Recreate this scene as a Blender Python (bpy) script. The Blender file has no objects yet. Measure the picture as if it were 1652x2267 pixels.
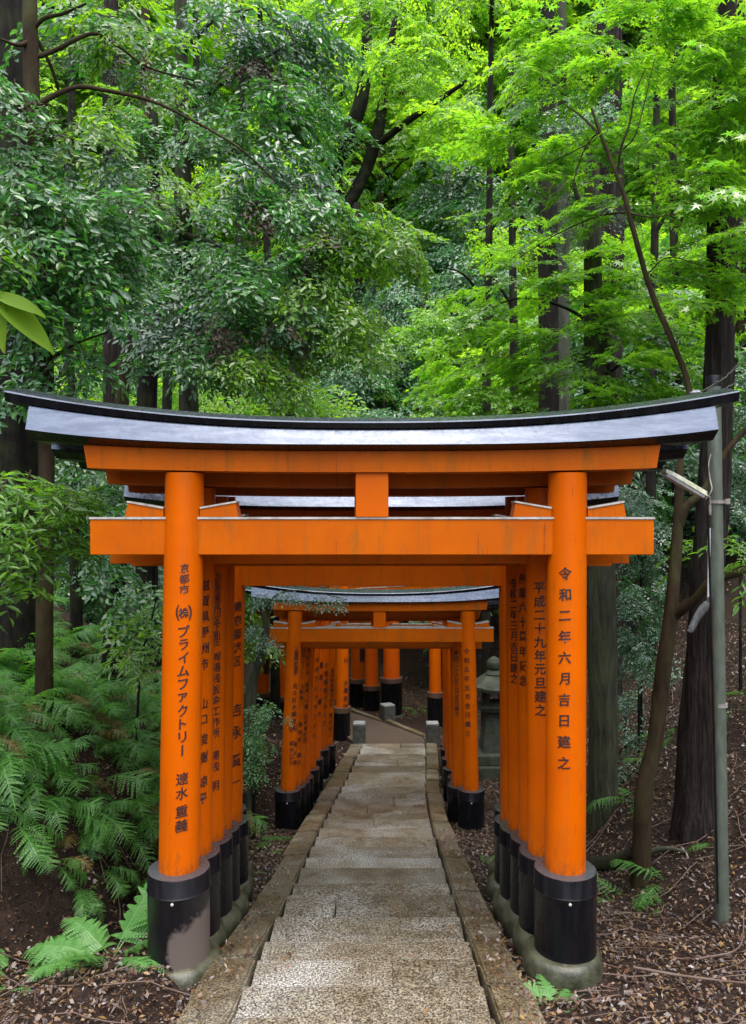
import bpy, bmesh, math, random
import numpy as np
from mathutils import Vector, Matrix

R = math.radians
rng = np.random.default_rng(11)
random.seed(5)
SC = bpy.context.scene
COL = SC.collection

# ------------------------------------------------------------------ camera, sky, sun, exposure
# the camera stands at the origin looking level along +Y; Z is up, the path falls away in front
F_PX, U0, V0 = 1700.0, 826.0, 1150.0            # focal length and horizon in the photo's own units (1652 x 2267)
cam = bpy.data.cameras.new('camera')
cam.sensor_fit = 'VERTICAL'; cam.sensor_height = 24.0
cam.lens = 24.0 * F_PX / 2267.0
cam.shift_y = (V0 - 1133.5) / 2267.0
cam.clip_start = 0.05; cam.clip_end = 600
camo = bpy.data.objects.new('camera', cam); COL.objects.link(camo)
camo.rotation_euler = (R(90), 0, 0)
SC.camera = camo

SUN_EL, SUN_AZ = 76.0, 170.0                    # nearly overhead, a little behind, behind thick cloud
world = bpy.data.worlds.new('World'); SC.world = world
world.use_nodes = True
wn = world.node_tree.nodes; wl = world.node_tree.links
sky = wn.new('ShaderNodeTexSky'); sky.sky_type = 'NISHITA'; sky.sun_disc = False
sky.sun_elevation = R(SUN_EL); sky.sun_rotation = R(SUN_AZ)
sky.air_density = 1.0; sky.dust_density = 4.0; sky.ozone_density = 1.0
# thin bright overcast: the sky's own colour, washed towards white
bw = wn.new('ShaderNodeRGBToBW'); wl.new(sky.outputs[0], bw.inputs[0])
wm = wn.new('ShaderNodeMix'); wm.data_type = 'RGBA'; wm.inputs[0].default_value = .18
wl.new(sky.outputs[0], wm.inputs[6]); wl.new(bw.outputs[0], wm.inputs[7])
wl.new(wm.outputs[2], wn['Background'].inputs[0])
wn['Background'].inputs[1].default_value = 0.15
sl = bpy.data.lights.new('sun', 'SUN'); sl.energy = .8; sl.angle = R(140); sl.color = (1.0, 0.97, 0.92)
so = bpy.data.objects.new('sun', sl); COL.objects.link(so)
so.rotation_euler = (R(90 - SUN_EL), 0, R(180 - SUN_AZ))
so.name = 'sun'
SC.view_settings.view_transform = 'Standard'; SC.view_settings.look = 'None'
SC.view_settings.exposure = 1.9; SC.view_settings.gamma = 1.0
SC.cycles.max_bounces = 7; SC.cycles.diffuse_bounces = 2; SC.cycles.glossy_bounces = 3
SC.cycles.transmission_bounces = 5; SC.cycles.use_denoising = True
SC.cycles.sample_clamp_indirect = 6.0

def W(u, v, d):
    """a point of the place from its bearing and its depth in metres"""
    return np.array([(u - U0) * d / F_PX, d, -(v - V0) * d / F_PX])

# ------------------------------------------------------------------ terrain function
PY = np.array([-8, -3, 0, 3.28, 3.94, 5.24, 8.25, 10, 11.2, 13.9, 16, 19, 26, 60, 200.])
PZ = np.array([-.3, -1.15, -1.60, -2.156, -2.285, -2.62, -3.26, -3.60, -3.77, -4.09, -4.22, -4.4, -4.5, -4.5, -4.5])
CY = np.array([-8, 3.28, 5.24, 8.25, 10, 11.2, 13.9, 30])
CX = np.array([-.05, -.042, -.018, .048, .118, .2, .384, 1.2])
def ss(a, b, x):
    t = np.clip((x - a) / (b - a), 0, 1); return t * t * (3 - 2 * t)
def path_z(y): return np.interp(y, PY, PZ)
def path_x(y): return np.interp(y, CY, CX)
def H(x, y):
    x = np.asarray(x, float); y = np.asarray(y, float)
    z0 = path_z(y); t = x - path_x(y)
    z = z0 - 0.05 - 0.10 * ss(7.0, 9.0, y) * ss(14.5, 12.5, y)
    z = z - 0.03 * ss(.75, .9, np.abs(t))
    # left bank and hill
    edge = 1.80 - 0.42 * ss(3.9, 4.8, y)
    L = np.maximum(-t - edge, 0)
    flat = ss(14.5, 10.5, y)
    bank = 0.62 * ss(0, .55, L) * (0.55 + 0.45 * ss(3.6, 4.6, y)) + 0.66 * L * ss(.1, .9, L)
    bank_far = 0.30 * np.maximum(L - 5, 0)
    z = z + bank * (0.12 + .88 * flat) + bank_far * (1 - flat)
    z = z + .10 * ss(.88, 1.0, -t) * ss(1.75, 1.4, -t) * ss(3.3, 3.7, y) * ss(4.5, 4.1, y)
    # right side: flat by the pole, then a steep litter slope
    Rr = np.maximum(t - 1.65, 0)
    s = 0.22 + 0.55 * ss(4.5, 7.5, y)
    z = z + s * Rr * ss(0, .6, Rr) + 0.25 * np.maximum(Rr - .9, 0) * ss(6.5, 4.0, y)
    # valley head
    far = np.maximum(y - 20 - 0.0 * t, 0)
    z = z + 0.85 * far * far / (far + 7)
    z = z + 0.030 * np.sin(2.3 * x + 1.1 * y) * np.cos(1.7 * y - .8 * x) * ss(.9, 1.6, np.abs(t)) \
          + 0.018 * np.sin(6.1 * x - 4.2 * y) * np.cos(5.3 * y + 3.1 * x) * ss(.9, 1.4, np.abs(t))
    return z

# ------------------------------------------------------------------ materials
def newmat(name):
    m = bpy.data.materials.new(name); m.use_nodes = True
    nt = m.node_tree; nt.nodes.clear()
    out = nt.nodes.new('ShaderNodeOutputMaterial')
    b = nt.nodes.new('ShaderNodeBsdfPrincipled')
    nt.links.new(b.outputs[0], out.inputs[0])
    return m, nt, b, out
def node(nt, t, **kw):
    n = nt.nodes.new(t)
    for k, v in kw.items():
        if k in ('operation', 'blend_type', 'data_type', 'feature', 'distance', 'noise_dimensions', 'voronoi_dimensions'): setattr(n, k, v)
        else: n.inputs[k].default_value = v
    return n
def texco(nt, scale=(1, 1, 1), out='Object'):
    tc = nt.nodes.new('ShaderNodeTexCoord'); mp = nt.nodes.new('ShaderNodeMapping')
    mp.inputs['Scale'].default_value = scale
    nt.links.new(tc.outputs[out], mp.inputs[0]); return mp.outputs[0]
def noise(nt, vec, scale, detail=4, rough=.6, dist=0.0):
    n = node(nt, 'ShaderNodeTexNoise', Scale=scale, Detail=detail, Roughness=rough, Distortion=dist)
    nt.links.new(vec, n.inputs['Vector']); return n.outputs['Fac']
def ramp(nt, fac, stops):
    r = nt.nodes.new('ShaderNodeValToRGB'); e = r.color_ramp.elements
    while len(e) < len(stops): e.new(.5)
    for k, (p, c) in enumerate(stops):
        e[k].position = p; e[k].color = (c[0], c[1], c[2], 1) if not isinstance(c, (int, float)) else (c, c, c, 1)
    nt.links.new(fac, r.inputs[0]); return r.outputs[0]
def mix(nt, fac, a, b, mode='MIX'):
    m = nt.nodes.new('ShaderNodeMix'); m.data_type = 'RGBA'; m.blend_type = mode
    for s, v in ((m.inputs[0], fac), (m.inputs[6], a), (m.inputs[7], b)):
        if hasattr(v, 'links') or isinstance(v, bpy.types.NodeSocket): nt.links.new(v, s)
        elif isinstance(v, (int, float)): s.default_value = v
        else: s.default_value = (v[0], v[1], v[2], 1)
    return m.outputs[2]
def bump(nt, b, h, strength=.3, dist=.01):
    n = node(nt, 'ShaderNodeBump', Strength=strength, Distance=dist)
    nt.links.new(h, n.inputs['Height']); nt.links.new(n.outputs[0], b.inputs['Normal']); return n

def mat_paint(name, c1, c2, rough=.34, grime=.5):
    m, nt, b, o = newmat(name)
    v = texco(nt, (1, 1, 1)); vz = texco(nt, (9, 9, 1.2))
    n1 = noise(nt, v, 3.0, 5, .6); n2 = noise(nt, vz, 2.2, 6, .7, .4); n3 = noise(nt, v, 60, 2, .5)
    c = mix(nt, ramp(nt, n1, [(.35, 0.), (.7, 1.)]), c1, c2)
    g = ramp(nt, n2, [(.52, 0.), (.78, grime)])
    c = mix(nt, g, c, (.24, .095, .012))
    ck = ramp(nt, noise(nt, texco(nt, (26, 26, 1.0)), 2.0, 3, .5, .2), [(.30, .8), (.335, 0.)]); ck = mix(nt, ramp(nt, n1, [(.45, 0.), (.6, 1.)]), (0, 0, 0), ck)
    c = mix(nt, ck, c, (.22, .05, .008))
    tc = nt.nodes.new('ShaderNodeTexCoord'); sx = nt.nodes.new('ShaderNodeSeparateXYZ'); nt.links.new(tc.outputs['Object'], sx.inputs[0])
    mr = node(nt, 'ShaderNodeMapRange'); nt.links.new(sx.outputs['Z'], mr.inputs[0]); mr.inputs[1].default_value = .85; mr.inputs[2].default_value = .44
    sm = node(nt, 'ShaderNodeMath', operation='MULTIPLY'); nt.links.new(mr.outputs[0], sm.inputs[0]); nt.links.new(noise(nt, texco(nt, (14, 14, 5)), 2.5, 7, .75), sm.inputs[1])
    c = mix(nt, ramp(nt, sm.outputs[0], [(.40, 0.), (.62, .75)]), c, (.17, .055, .012))        # mud splashed up the foot
    spots = ramp(nt, noise(nt, v, 22, 2, .5), [(.76, 0.), (.80, .7)])
    c = mix(nt, spots, c, (.16, .04, .01)); b.inputs['Specular IOR Level'].default_value = .10
    nt.links.new(c, b.inputs['Base Color'])
    nt.links.new(ramp(nt, n2, [(.3, rough - .06), (.8, rough + .2)]), b.inputs['Roughness'])
    bump(nt, b, n3, .05, .002)
    return m
VERM = mat_paint('vermilion_paint', (.62, .112, .0), (.55, .092, .001))
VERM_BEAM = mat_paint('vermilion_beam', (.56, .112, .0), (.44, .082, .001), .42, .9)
VERM_DEEP = mat_paint('vermilion_deep', (.74, .125, .004), (.70, .105, .006), .36, .4)

def mat_black(name, base=(.006, .006, .008), rough=.24, worn=0.0, spec=.5):
    m, nt, b, o = newmat(name)
    v = texco(nt, (1, 1, 1)); vs = texco(nt, (6, 6, 1))
    n = noise(nt, vs, 4, 6, .65, .3)
    c = mix(nt, ramp(nt, n, [(.5, 0.), (.85, .35)]), base, (.04, .036, .034))
    if worn:
        tc = nt.nodes.new('ShaderNodeTexCoord'); sx = nt.nodes.new('ShaderNodeSeparateXYZ')
        nt.links.new(tc.outputs['Object'], sx.inputs[0])
        mm = node(nt, 'ShaderNodeMapRange'); nt.links.new(sx.outputs['X'], mm.inputs[0]); mm.inputs[1].default_value = -1.12; mm.inputs[2].default_value = -.86
        m2 = node(nt, 'ShaderNodeMapRange'); nt.links.new(sx.outputs['Z'], m2.inputs[0]); m2.inputs[1].default_value = .42; m2.inputs[2].default_value = .1
        ml = node(nt, 'ShaderNodeMath', operation='MULTIPLY'); nt.links.new(mm.outputs[0], ml.inputs[0]); nt.links.new(m2.outputs[0], ml.inputs[1])
        ma = node(nt, 'ShaderNodeMath', operation='ADD'); nt.links.new(ml.outputs[0], ma.inputs[0]); nt.links.new(noise(nt, v, 5, 6, .7), ma.inputs[1])
        w = ramp(nt, ma.outputs[0], [(.88, 0.), (1.0, worn)])
        c = mix(nt, w, c, (.15, .115, .095))
        nt.links.new(ramp(nt, w, [(0, rough), (1, .75)]), b.inputs['Roughness'])
    else:
        nt.links.new(ramp(nt, n, [(.3, rough - .05), (.8, rough + .22)]), b.inputs['Roughness'])
    nt.links.new(c, b.inputs['Base Color']); b.inputs['Specular IOR Level'].default_value = spec
    bump(nt, b, noise(nt, v, 35, 3), .08, .003)
    return m
SLEEVE = mat_black('black_metal_sleeve', rough=.24, spec=.3)
SLEEVE_TOP = mat_black('sleeve_top_metal', base=(.05, .055, .06), rough=.25, spec=1.0)
SLEEVE_WORN = mat_black('worn_black_sleeve', rough=.35, worn=.9)
RUST = mat_black('rusty_collar', base=(.10, .055, .035), rough=.5)
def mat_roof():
    m, nt, b, o = newmat('sky_tinted_black_sheet')
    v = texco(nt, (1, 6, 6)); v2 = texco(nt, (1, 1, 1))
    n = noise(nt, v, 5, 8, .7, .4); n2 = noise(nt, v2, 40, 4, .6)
    c = mix(nt, ramp(nt, n, [(.4, 0.), (.75, 1.)]), (.09, .105, .135), (.155, .175, .21))  # pale blue-grey carries the sky reflection of the black lacquer
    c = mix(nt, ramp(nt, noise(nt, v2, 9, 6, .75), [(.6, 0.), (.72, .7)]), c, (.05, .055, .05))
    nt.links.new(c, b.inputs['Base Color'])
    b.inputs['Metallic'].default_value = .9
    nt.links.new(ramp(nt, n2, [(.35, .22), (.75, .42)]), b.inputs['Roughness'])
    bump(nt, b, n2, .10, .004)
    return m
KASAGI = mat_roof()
def mat_simple(name, c1, c2, scale, rough=.6, bumps=.3, stretch=(1, 1, 1), detail=5, lo=.35, hi=.65, bdist=.01):
    m, nt, b, o = newmat(name)
    v = texco(nt, stretch); n = noise(nt, v, scale, detail, .65)
    nt.links.new(mix(nt, ramp(nt, n, [(lo, 0.), (hi, 1.)]), c1, c2), b.inputs['Base Color'])
    b.inputs['Roughness'].default_value = rough
    bump(nt, b, n, bumps, bdist)
    return m
STRIP = mat_simple('pale_weathered_strip', (.55, .53, .47), (.30, .27, .22), 14, .5, .1)
STONE = mat_simple('mossy_base_stone', (.09, .092, .06), (.024, .028, .012), 11, .36, 1.0, detail=8)
LANTERN = mat_simple('lantern_stone', (.065, .078, .054), (.022, .03, .016), 8, .85, .4)
BOLLARD_S = mat_simple('bollard_side', (.035, .04, .035), (.085, .09, .08), 10, .8, .3)
BOLLARD_T = mat_simple('bollard_top', (.30, .32, .32), (.16, .18, .18), 16, .6, .2)
INK = mat_simple('black_ink', (.028, .008, .006), (.05, .014, .01), 30, .5, 0)
POLE = mat_simple('green_grey_pole', (.06, .078, .056), (.105, .125, .092), 7, .55, .15, (3, 3, 1))
METAL = mat_simple('grey_metal', (.28, .27, .25), (.16, .13, .10), 20, .45, .1)
LAMPW = mat_simple('algae_stained_white', (.62, .62, .50), (.33, .36, .20), 12, .5, .1, (2, 2, 2))
PORC = mat_simple('porcelain', (.75, .76, .76), (.6, .6, .6), 10, .2, 0)
PORC_D = mat_simple('porcelain_dark', (.12, .13, .14), (.2, .2, .2), 10, .3, 0)
WHITE = mat_simple('white_board', (.68, .70, .70), (.45, .48, .48), 18, .5, .1)
SHEET = mat_simple('grey_torn_sheet', (.20, .21, .21), (.07, .075, .075), 15, .5, .4)
WIRE = mat_simple('old_wire', (.05, .07, .04), (.09, .10, .06), 30, .8, .2)
NOTICE = mat_simple('dark_brown_notice', (.06, .02, .018), (.035, .012, .012), 8, .5, .1)
def mat_granite(name='wet_speckled_granite', tint=None):
    m, nt, b, o = newmat(name)
    v = texco(nt, (1, 1, 1))
    big = noise(nt, v, 1.3, 5, .6, .5); mid = noise(nt, v, 7, 5, .65); fine = noise(nt, v, 92, 3, .75)
    vo = node(nt, 'ShaderNodeTexVoronoi', Scale=130); nt.links.new(v, vo.inputs['Vector'])
    base = ramp(nt, mid, [(.3, (.098, .078, .050)), (.5, (.168, .148, .108)), (.72, (.225, .21, .17))])
    base = mix(nt, ramp(nt, big, [(.47, 0.), (.66, .75)]), base, (.32, .33, .32))
    base = mix(nt, ramp(nt, noise(nt, v, 2.1, 4, .7), [(.6, 0.), (.72, .55)]), base, (.16, .085, .03))
    sp = ramp(nt, fine, [(.40, (.22, .20, .17)), (.50, (.95, .95, .95)), (.60, (2.15, 2.12, 2.0))])
    c = mix(nt, 1.0, base, sp, 'MULTIPLY')
    dk = ramp(nt, vo.outputs['Distance'], [(.10, .75), (.32, 0.)])
    c = mix(nt, dk, c, (.045, .038, .028))
    gi = nt.nodes.new('ShaderNodeNewGeometry')
    c = mix(nt, 1.0, c, ramp(nt, gi.outputs['Random Per Island'], [(0, (.72, .70, .66)), (.5, (.95, .95, .95)), (1, (1.18, 1.18, 1.2))]), 'MULTIPLY')
    if tint: c = mix(nt, 1.0, c, tint, 'MULTIPLY')
    nt.links.new(c, b.inputs['Base Color'])
    nt.links.new(ramp(nt, big, [(.4, .34), (.62, .62)]), b.inputs['Roughness'])
    ad = node(nt, 'ShaderNodeMath', operation='ADD'); nt.links.new(fine, ad.inputs[0]); nt.links.new(mid, ad.inputs[1])
    bump(nt, b, ad.outputs[0], .5, .012)
    return m
GRANITE = mat_granite()
KERB = mat_granite('mossy_kerb_granite', (.72, .67, .54))
PACKED = mat_simple('packed_gravel', (.045, .030, .020), (.10, .072, .052), 30, .8, .5, detail=8)
def mat_soil():
    m, nt, b, o = newmat('forest_soil')
    v = texco(nt, (1, 1, 1))
    a = noise(nt, v, 9, 8, .75, .6); f = noise(nt, v, 55, 4, .75); big = noise(nt, v, .9, 3, .5)
    c = ramp(nt, a, [(.3, (.008, .005, .004)), (.5, (.032, .019, .014)), (.68, (.078, .048, .033))])
    c = mix(nt, ramp(nt, f, [(.55, 0.), (.72, .8)]), c, (.11, .08, .06))
    c = mix(nt, ramp(nt, big, [(.45, 0.), (.7, .4)]), c, (.05, .028, .014))
    nt.links.new(c, b.inputs['Base Color']); b.inputs['Roughness'].default_value = .8; b.inputs['Specular IOR Level'].default_value = .2
    ad = node(nt, 'ShaderNodeMath', operation='ADD'); nt.links.new(a, ad.inputs[0]); nt.links.new(f, ad.inputs[1])
    bump(nt, b, ad.outputs[0], .9, .05)
    return m
SOIL = mat_soil()
def mat_bark(name, c1, c2, c3, sx=20., moss=0.0, bs=1.0):
    m, nt, b, o = newmat(name)
    v = texco(nt, (sx, sx, 1.3)); v2 = texco(nt, (1, 1, 1))
    n = noise(nt, v, 2.2, 8, .7, .5); n2 = noise(nt, v2, 3.5, 5, .6)
    c = ramp(nt, n, [(.32, c1), (.5, c2), (.7, c3)])
    if moss: c = mix(nt, ramp(nt, n2, [(.45, 0.), (.65, moss)]), c, (.055, .075, .02))
    nt.links.new(c, b.inputs['Base Color']); b.inputs['Roughness'].default_value = .85
    b.inputs['Specular IOR Level'].default_value = .15
    bump(nt, b, n, bs, .025)
    return m
BARK_CEDAR = mat_bark('cedar_bark', (.004, .003, .0025), (.019, .0145, .012), (.060, .048, .040))
BARK_GREY = mat_bark('grey_mossy_bark', (.016, .016, .010), (.045, .045, .030), (.095, .095, .066), 10, .45)
BARK_PALE = mat_bark('pale_bark', (.030, .032, .022), (.062, .066, .047), (.10, .105, .08), 5, .25, .4)
BARK_BROWN = mat_bark('smooth_brown_bark', (.014, .009, .005), (.034, .022, .011), (.065, .044, .024), 4, .35, .5)
BARK_DARK = mat_bark('dark_wet_bark', (.004, .003, .003), (.010, .008, .007), (.024, .021, .018), 8, .3)
TWIG = mat_simple('twig_brown', (.035, .025, .018), (.075, .055, .04), 20, .8, .2)
TWIG_R = mat_simple('reddish_dead_twig', (.085, .045, .03), (.15, .11, .085), 9, .8, .2)

def mat_leaf(name, cols, trans, tfac=.4, rough=.32, spec=.5, coat=0.0):
    m, nt, b, o = newmat(name)
    g = nt.nodes.new('ShaderNodeNewGeometry')
    n = len(cols)
    c = ramp(nt, g.outputs['Random Per Island'], [(k / max(n - 1, 1), cc) for k, cc in enumerate(cols)])
    nt.links.new(c, b.inputs['Base Color'])
    b.inputs['Roughness'].default_value = rough; b.inputs['Specular IOR Level'].default_value = spec
    b.inputs['Coat Weight'].default_value = coat; b.inputs['Coat Roughness'].default_value = .16
    t = nt.nodes.new('ShaderNodeBsdfTranslucent')
    mu = mix(nt, 1.0, c, trans, 'MULTIPLY'); nt.links.new(mu, t.inputs[0])
    ms = nt.nodes.new('ShaderNodeMixShader'); ms.inputs[0].default_value = tfac
    nt.links.new(b.outputs[0], ms.inputs[1]); nt.links.new(t.outputs[0], ms.inputs[2])
    nt.links.new(ms.outputs[0], o.inputs[0])
    return m
L_EVER = mat_leaf('evergreen_leaf', [(.022, .095, .026), (.034, .13, .034), (.05, .165, .036), (.08, .205, .034)], (3.0, 3.4, 1.3), .30, .36, .8, .3)
L_YOUNG = mat_leaf('young_leaf', [(.055, .15, .016), (.085, .20, .016), (.13, .26, .016), (.06, .17, .03)], (2.8, 2.7, 1.0), .45, .32, .9)
L_MAPLE = mat_leaf('maple_leaf', [(.095, .255, .016), (.14, .305, .016), (.18, .35, .014), (.085, .25, .05)], (2.5, 2.5, 1.1), .45, .34, 1.0, .5)
L_DEEP = mat_leaf('deep_blue_green_leaf', [(.028, .085, .042), (.040, .115, .052), (.055, .14, .056)], (2.6, 3.2, 1.4), .26, .34, .9, .35)
L_FERN = mat_leaf('fern_leaf', [(.035, .135, .028), (.055, .175, .032), (.085, .22, .040), (.12, .27, .055)], (2.4, 2.5, 1.0), .42, .45, .5, .0)
L_FERN_P = mat_leaf('pale_fern_leaf', [(.10, .26, .07), (.13, .30, .08), (.09, .24, .05)], (2., 2.2, 1.), .35, .42, .5)
L_LONG = mat_leaf('long_shrub_leaf', [(.055, .15, .022), (.085, .20, .024), (.11, .24, .024)], (2.6, 2.6, 1.0), .42, .32, .6)
L_NEEDLE = mat_leaf('cedar_needle', [(.030, .075, .045), (.045, .10, .055), (.065, .13, .07)], (2., 2.4, 1.4), .25, .5, .4)
L_FAR = mat_leaf('far_leaf', [(.12, .30, .03), (.18, .36, .022), (.24, .42, .02), (.12, .30, .07)], (2.7, 2.5, 1.0), .5, .38, .6)
L_NEAR = mat_leaf('near_leaf', [(.075, .15, .004), (.09, .17, .006)], (2.2, 2.2, 1.0), .4, .6, .12)
L_DEAD = mat_leaf('withered_leaf', [(.012, .008, .006), (.030, .018, .012), (.055, .028, .014)], (1.2, 1., .8), .1, .6, .3)
L_FERN_B = mat_leaf('browned_fern', [(.12, .10, .025), (.10, .055, .02), (.15, .16, .03)], (1.6, 1.6, 1.0), .3, .5, .4)
L_MINT = mat_leaf('pale_blue_green_leaf', [(.055, .15, .075), (.075, .19, .095), (.095, .22, .10), (.07, .20, .06)], (2.4, 2.6, 1.6), .35, .32, 1.0, .6)
L_LITTER = mat_leaf('dead_leaf', [(.028, .015, .010), (.07, .036, .020), (.13, .062, .030), (.05, .036, .029), (.22, .12, .055), (.014, .010, .009), (.05, .024, .016),
                                  (.19, .13, .08), (.085, .058, .046), (.24, .22, .215), (.03, .018, .014), (.10, .05, .028), (.26, .16, .05), (.04, .022, .015)], (1.2, 1., .8), .1, .38, .6)  # pale grey stop paints the sky's reflection on wet leaves

# ------------------------------------------------------------------ mesh helpers
def link(o, parent=None):
    COL.objects.link(o)
    if parent is not None: o.parent = parent
    return o
def tag(o, label=None, cat=None, group=None, kind=None):
    if label: o['label'] = label
    if cat: o['category'] = cat
    if group: o['group'] = group
    if kind: o['kind'] = kind
    return o
def empty(name, loc, label, cat, group=None, rz=0):
    o = bpy.data.objects.new(name, None); o.location = loc; o.rotation_euler.z = rz
    o.empty_display_size = .2
    return tag(link(o), label, cat, group)
def npmesh(name, V, F, mats, mi=None, parent=None, smooth=False, loc=None):
    """V (n,3); F list of (m,k) index arrays; mi list of per-face material indices"""
    V = np.asarray(V, np.float32)
    Fs = [np.asarray(f, np.int32) for f in F if len(f)]
    me = bpy.data.meshes.new(name)
    me.vertices.add(len(V)); me.vertices.foreach_set('co', V.ravel())
    nl = sum(f.size for f in Fs); npoly = sum(len(f) for f in Fs)
    me.loops.add(nl); me.loops.foreach_set('vertex_index', np.concatenate([f.ravel() for f in Fs]))
    me.polygons.add(npoly)
    tot = np.concatenate([np.full(len(f), f.shape[1], np.int32) for f in Fs])
    st = np.concatenate([[0], np.cumsum(tot)[:-1]]).astype(np.int32)
    me.polygons.foreach_set('loop_start', st); me.polygons.foreach_set('loop_total', tot)
    for m in mats: me.materials.append(m)
    if mi is not None: me.polygons.foreach_set('material_index', np.concatenate([np.asarray(q, np.int32) for q in mi]))
    if smooth: me.polygons.foreach_set('use_smooth', np.ones(npoly, bool))
    me.update(calc_edges=True); me.validate()
    o = bpy.data.objects.new(name, me)
    if loc is not None: o.location = loc
    return link(o, parent)
def bmobj(name, bm, mats, parent=None, smooth=False, angle=None, loc=None):
    bmesh.ops.recalc_face_normals(bm, faces=bm.faces[:])
    me = bpy.data.meshes.new(name); bm.to_mesh(me); bm.free()
    for m in (mats if isinstance(mats, (list, tuple)) else [mats]): me.materials.append(m)
    if smooth:
        me.polygons.foreach_set('use_smooth', np.ones(len(me.polygons), bool))
        if angle: me.set_sharp_from_angle(angle=R(angle))
    o = bpy.data.objects.new(name, me)
    if loc is not None: o.location = loc
    return link(o, parent)
def add_box(bm, c, s, bev=0.0, rz=0.0, mi=0, taper=None):
    r = bmesh.ops.create_cube(bm, size=1.0)
    vs = r['verts']
    for v in vs:
        v.co.x *= s[0]; v.co.y *= s[1]; v.co.z *= s[2]
        if taper and v.co.z > 0: v.co.x *= taper; v.co.y *= taper
    if rz: bmesh.ops.rotate(bm, verts=vs, matrix=Matrix.Rotation(rz, 3, 'Z'))
    bmesh.ops.translate(bm, verts=vs, vec=Vector(c))
    fs = list({f for v in vs for f in v.link_faces})
    for f in fs: f.material_index = mi
    if bev:
        es = list({e for f in fs for e in f.edges})
        rr = bmesh.ops.bevel(bm, geom=es, offset=bev, segments=2, affect='EDGES', profile=.6)
        for f in rr['faces']: f.material_index = mi
def add_lathe(bm, prof, c=(0, 0, 0), n=32, mi=0, jit=0.0, mis=None, lean=(0, 0)):
    """prof: list of (radius, z) from bottom to top"""
    rings = []; z0 = prof[0][1]; zl = max(prof[-1][1] - z0, 1e-6)
    for r, z in prof:
        k = (z - z0) / zl
        ring = []
        for i in range(n):
            a = 2 * math.pi * i / n
            rr = r * (1 + jit * math.sin(3 * a + 7 * z) + jit * .6 * math.sin(5 * a + 1.3))
            ring.append(bm.verts.new((c[0] + lean[0] * k + rr * math.cos(a), c[1] + lean[1] * k + rr * math.sin(a), c[2] + z)))
        rings.append(ring)
    for q, (A, B) in enumerate(zip(rings, rings[1:])):
        for i in range(n):
            f = bm.faces.new((A[i], A[(i + 1) % n], B[(i + 1) % n], B[i])); f.material_index = mis[q] if mis else mi
    bm.faces.new(rings[0][::-1]).material_index = mi
    bm.faces.new(rings[-1]).material_index = mis[-1] if mis else mi
def sweep(bm, xs, prof):
    """prof(x) -> closed list of (y,z); sections joined along x"""
    rings = [[bm.verts.new((x, y, z)) for (y, z) in prof(x)] for x in xs]
    n = len(rings[0])
    for A, B in zip(rings, rings[1:]):
        for i in range(n): bm.faces.new((A[i], A[(i + 1) % n], B[(i + 1) % n], B[i]))
    bm.faces.new(rings[0][::-1]); bm.faces.new(rings[-1])
def tube(pts, rad, n=8, rough=0.0, seed=0, cap=True):
    P = np.asarray(pts, float); r = np.asarray(rad, float) if np.ndim(rad) else np.full(len(P), rad)
    T = np.gradient(P, axis=0); T /= np.linalg.norm(T, axis=1)[:, None] + 1e-9
    up = np.array([0, 0, 1.]) if abs(T[0][2]) < .9 else np.array([1., 0, 0])
    A = np.cross(T, up); A /= np.linalg.norm(A, axis=1)[:, None] + 1e-9
    B = np.cross(T, A)
    a = np.linspace(0, 2 * np.pi, n, endpoint=False)
    rr = r[:, None] * np.ones(n)
    if rough:
        g = np.random.default_rng(seed); ph = g.random(4) * 6
        s = np.arange(len(P))[:, None]
        rr = rr * (1 + rough * (np.sin(5 * a + ph[0] + .15 * s) * .4 + np.sin(9 * a + ph[1] - .2 * s) * .35 + np.sin(2 * a + ph[2] + .5 * s) * .4) + rough * .25 * g.standard_normal((len(P), n)))
    V = P[:, None, :] + rr[..., None] * (np.cos(a)[None, :, None] * A[:, None, :] + np.sin(a)[None, :, None] * B[:, None, :])
    V = V.reshape(-1, 3); m = len(P)
    i = np.arange(m - 1)[:, None] * n + np.arange(n)[None]; j = np.arange(m - 1)[:, None] * n + (np.arange(n)[None] + 1) % n
    Fq = np.stack([i, j, j + n, i + n], -1).reshape(-1, 4)
    return V, Fq
class Acc:
    def __init__(s): s.V = []; s.F = []; s.M = []; s.n = 0
    def add(s, V, F, mi=0):
        s.V.append(V); s.F.append(np.asarray(F) + s.n); s.n += len(V)
        s.M.append(np.full(len(F), mi) if np.ndim(mi) == 0 else mi)
    def tube(s, *a, mi=0, **k): V, F = tube(*a, **k); s.add(V, F, mi)
    def build(s, name, mats, parent=None, smooth=False, loc=None):
        V = np.concatenate(s.V)
        if loc is not None: V = V - np.asarray(loc)
        return npmesh(name, V, [np.concatenate(s.F)], mats, [np.concatenate(s.M)], parent, smooth, None)
def spline(pts, k=8):
    """Catmull-Rom through pts (any columns)"""
    P = np.asarray(pts, float)
    if len(P) < 3: return np.linspace(P[0], P[-1], k + 1)
    Q = np.vstack([2 * P[0] - P[1], P, 2 * P[-1] - P[-2]]); out = []
    for i in range(1, len(Q) - 2):
        p0, p1, p2, p3 = Q[i - 1], Q[i], Q[i + 1], Q[i + 2]
        for t in np.linspace(0, 1, k, endpoint=False):
            out.append(.5 * (2 * p1 + (p2 - p0) * t + (2 * p0 - 5 * p1 + 4 * p2 - p3) * t ** 2 + (3 * p1 - p0 - 3 * p2 + p3) * t ** 3))
    out.append(P[-1]); return np.array(out)

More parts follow.
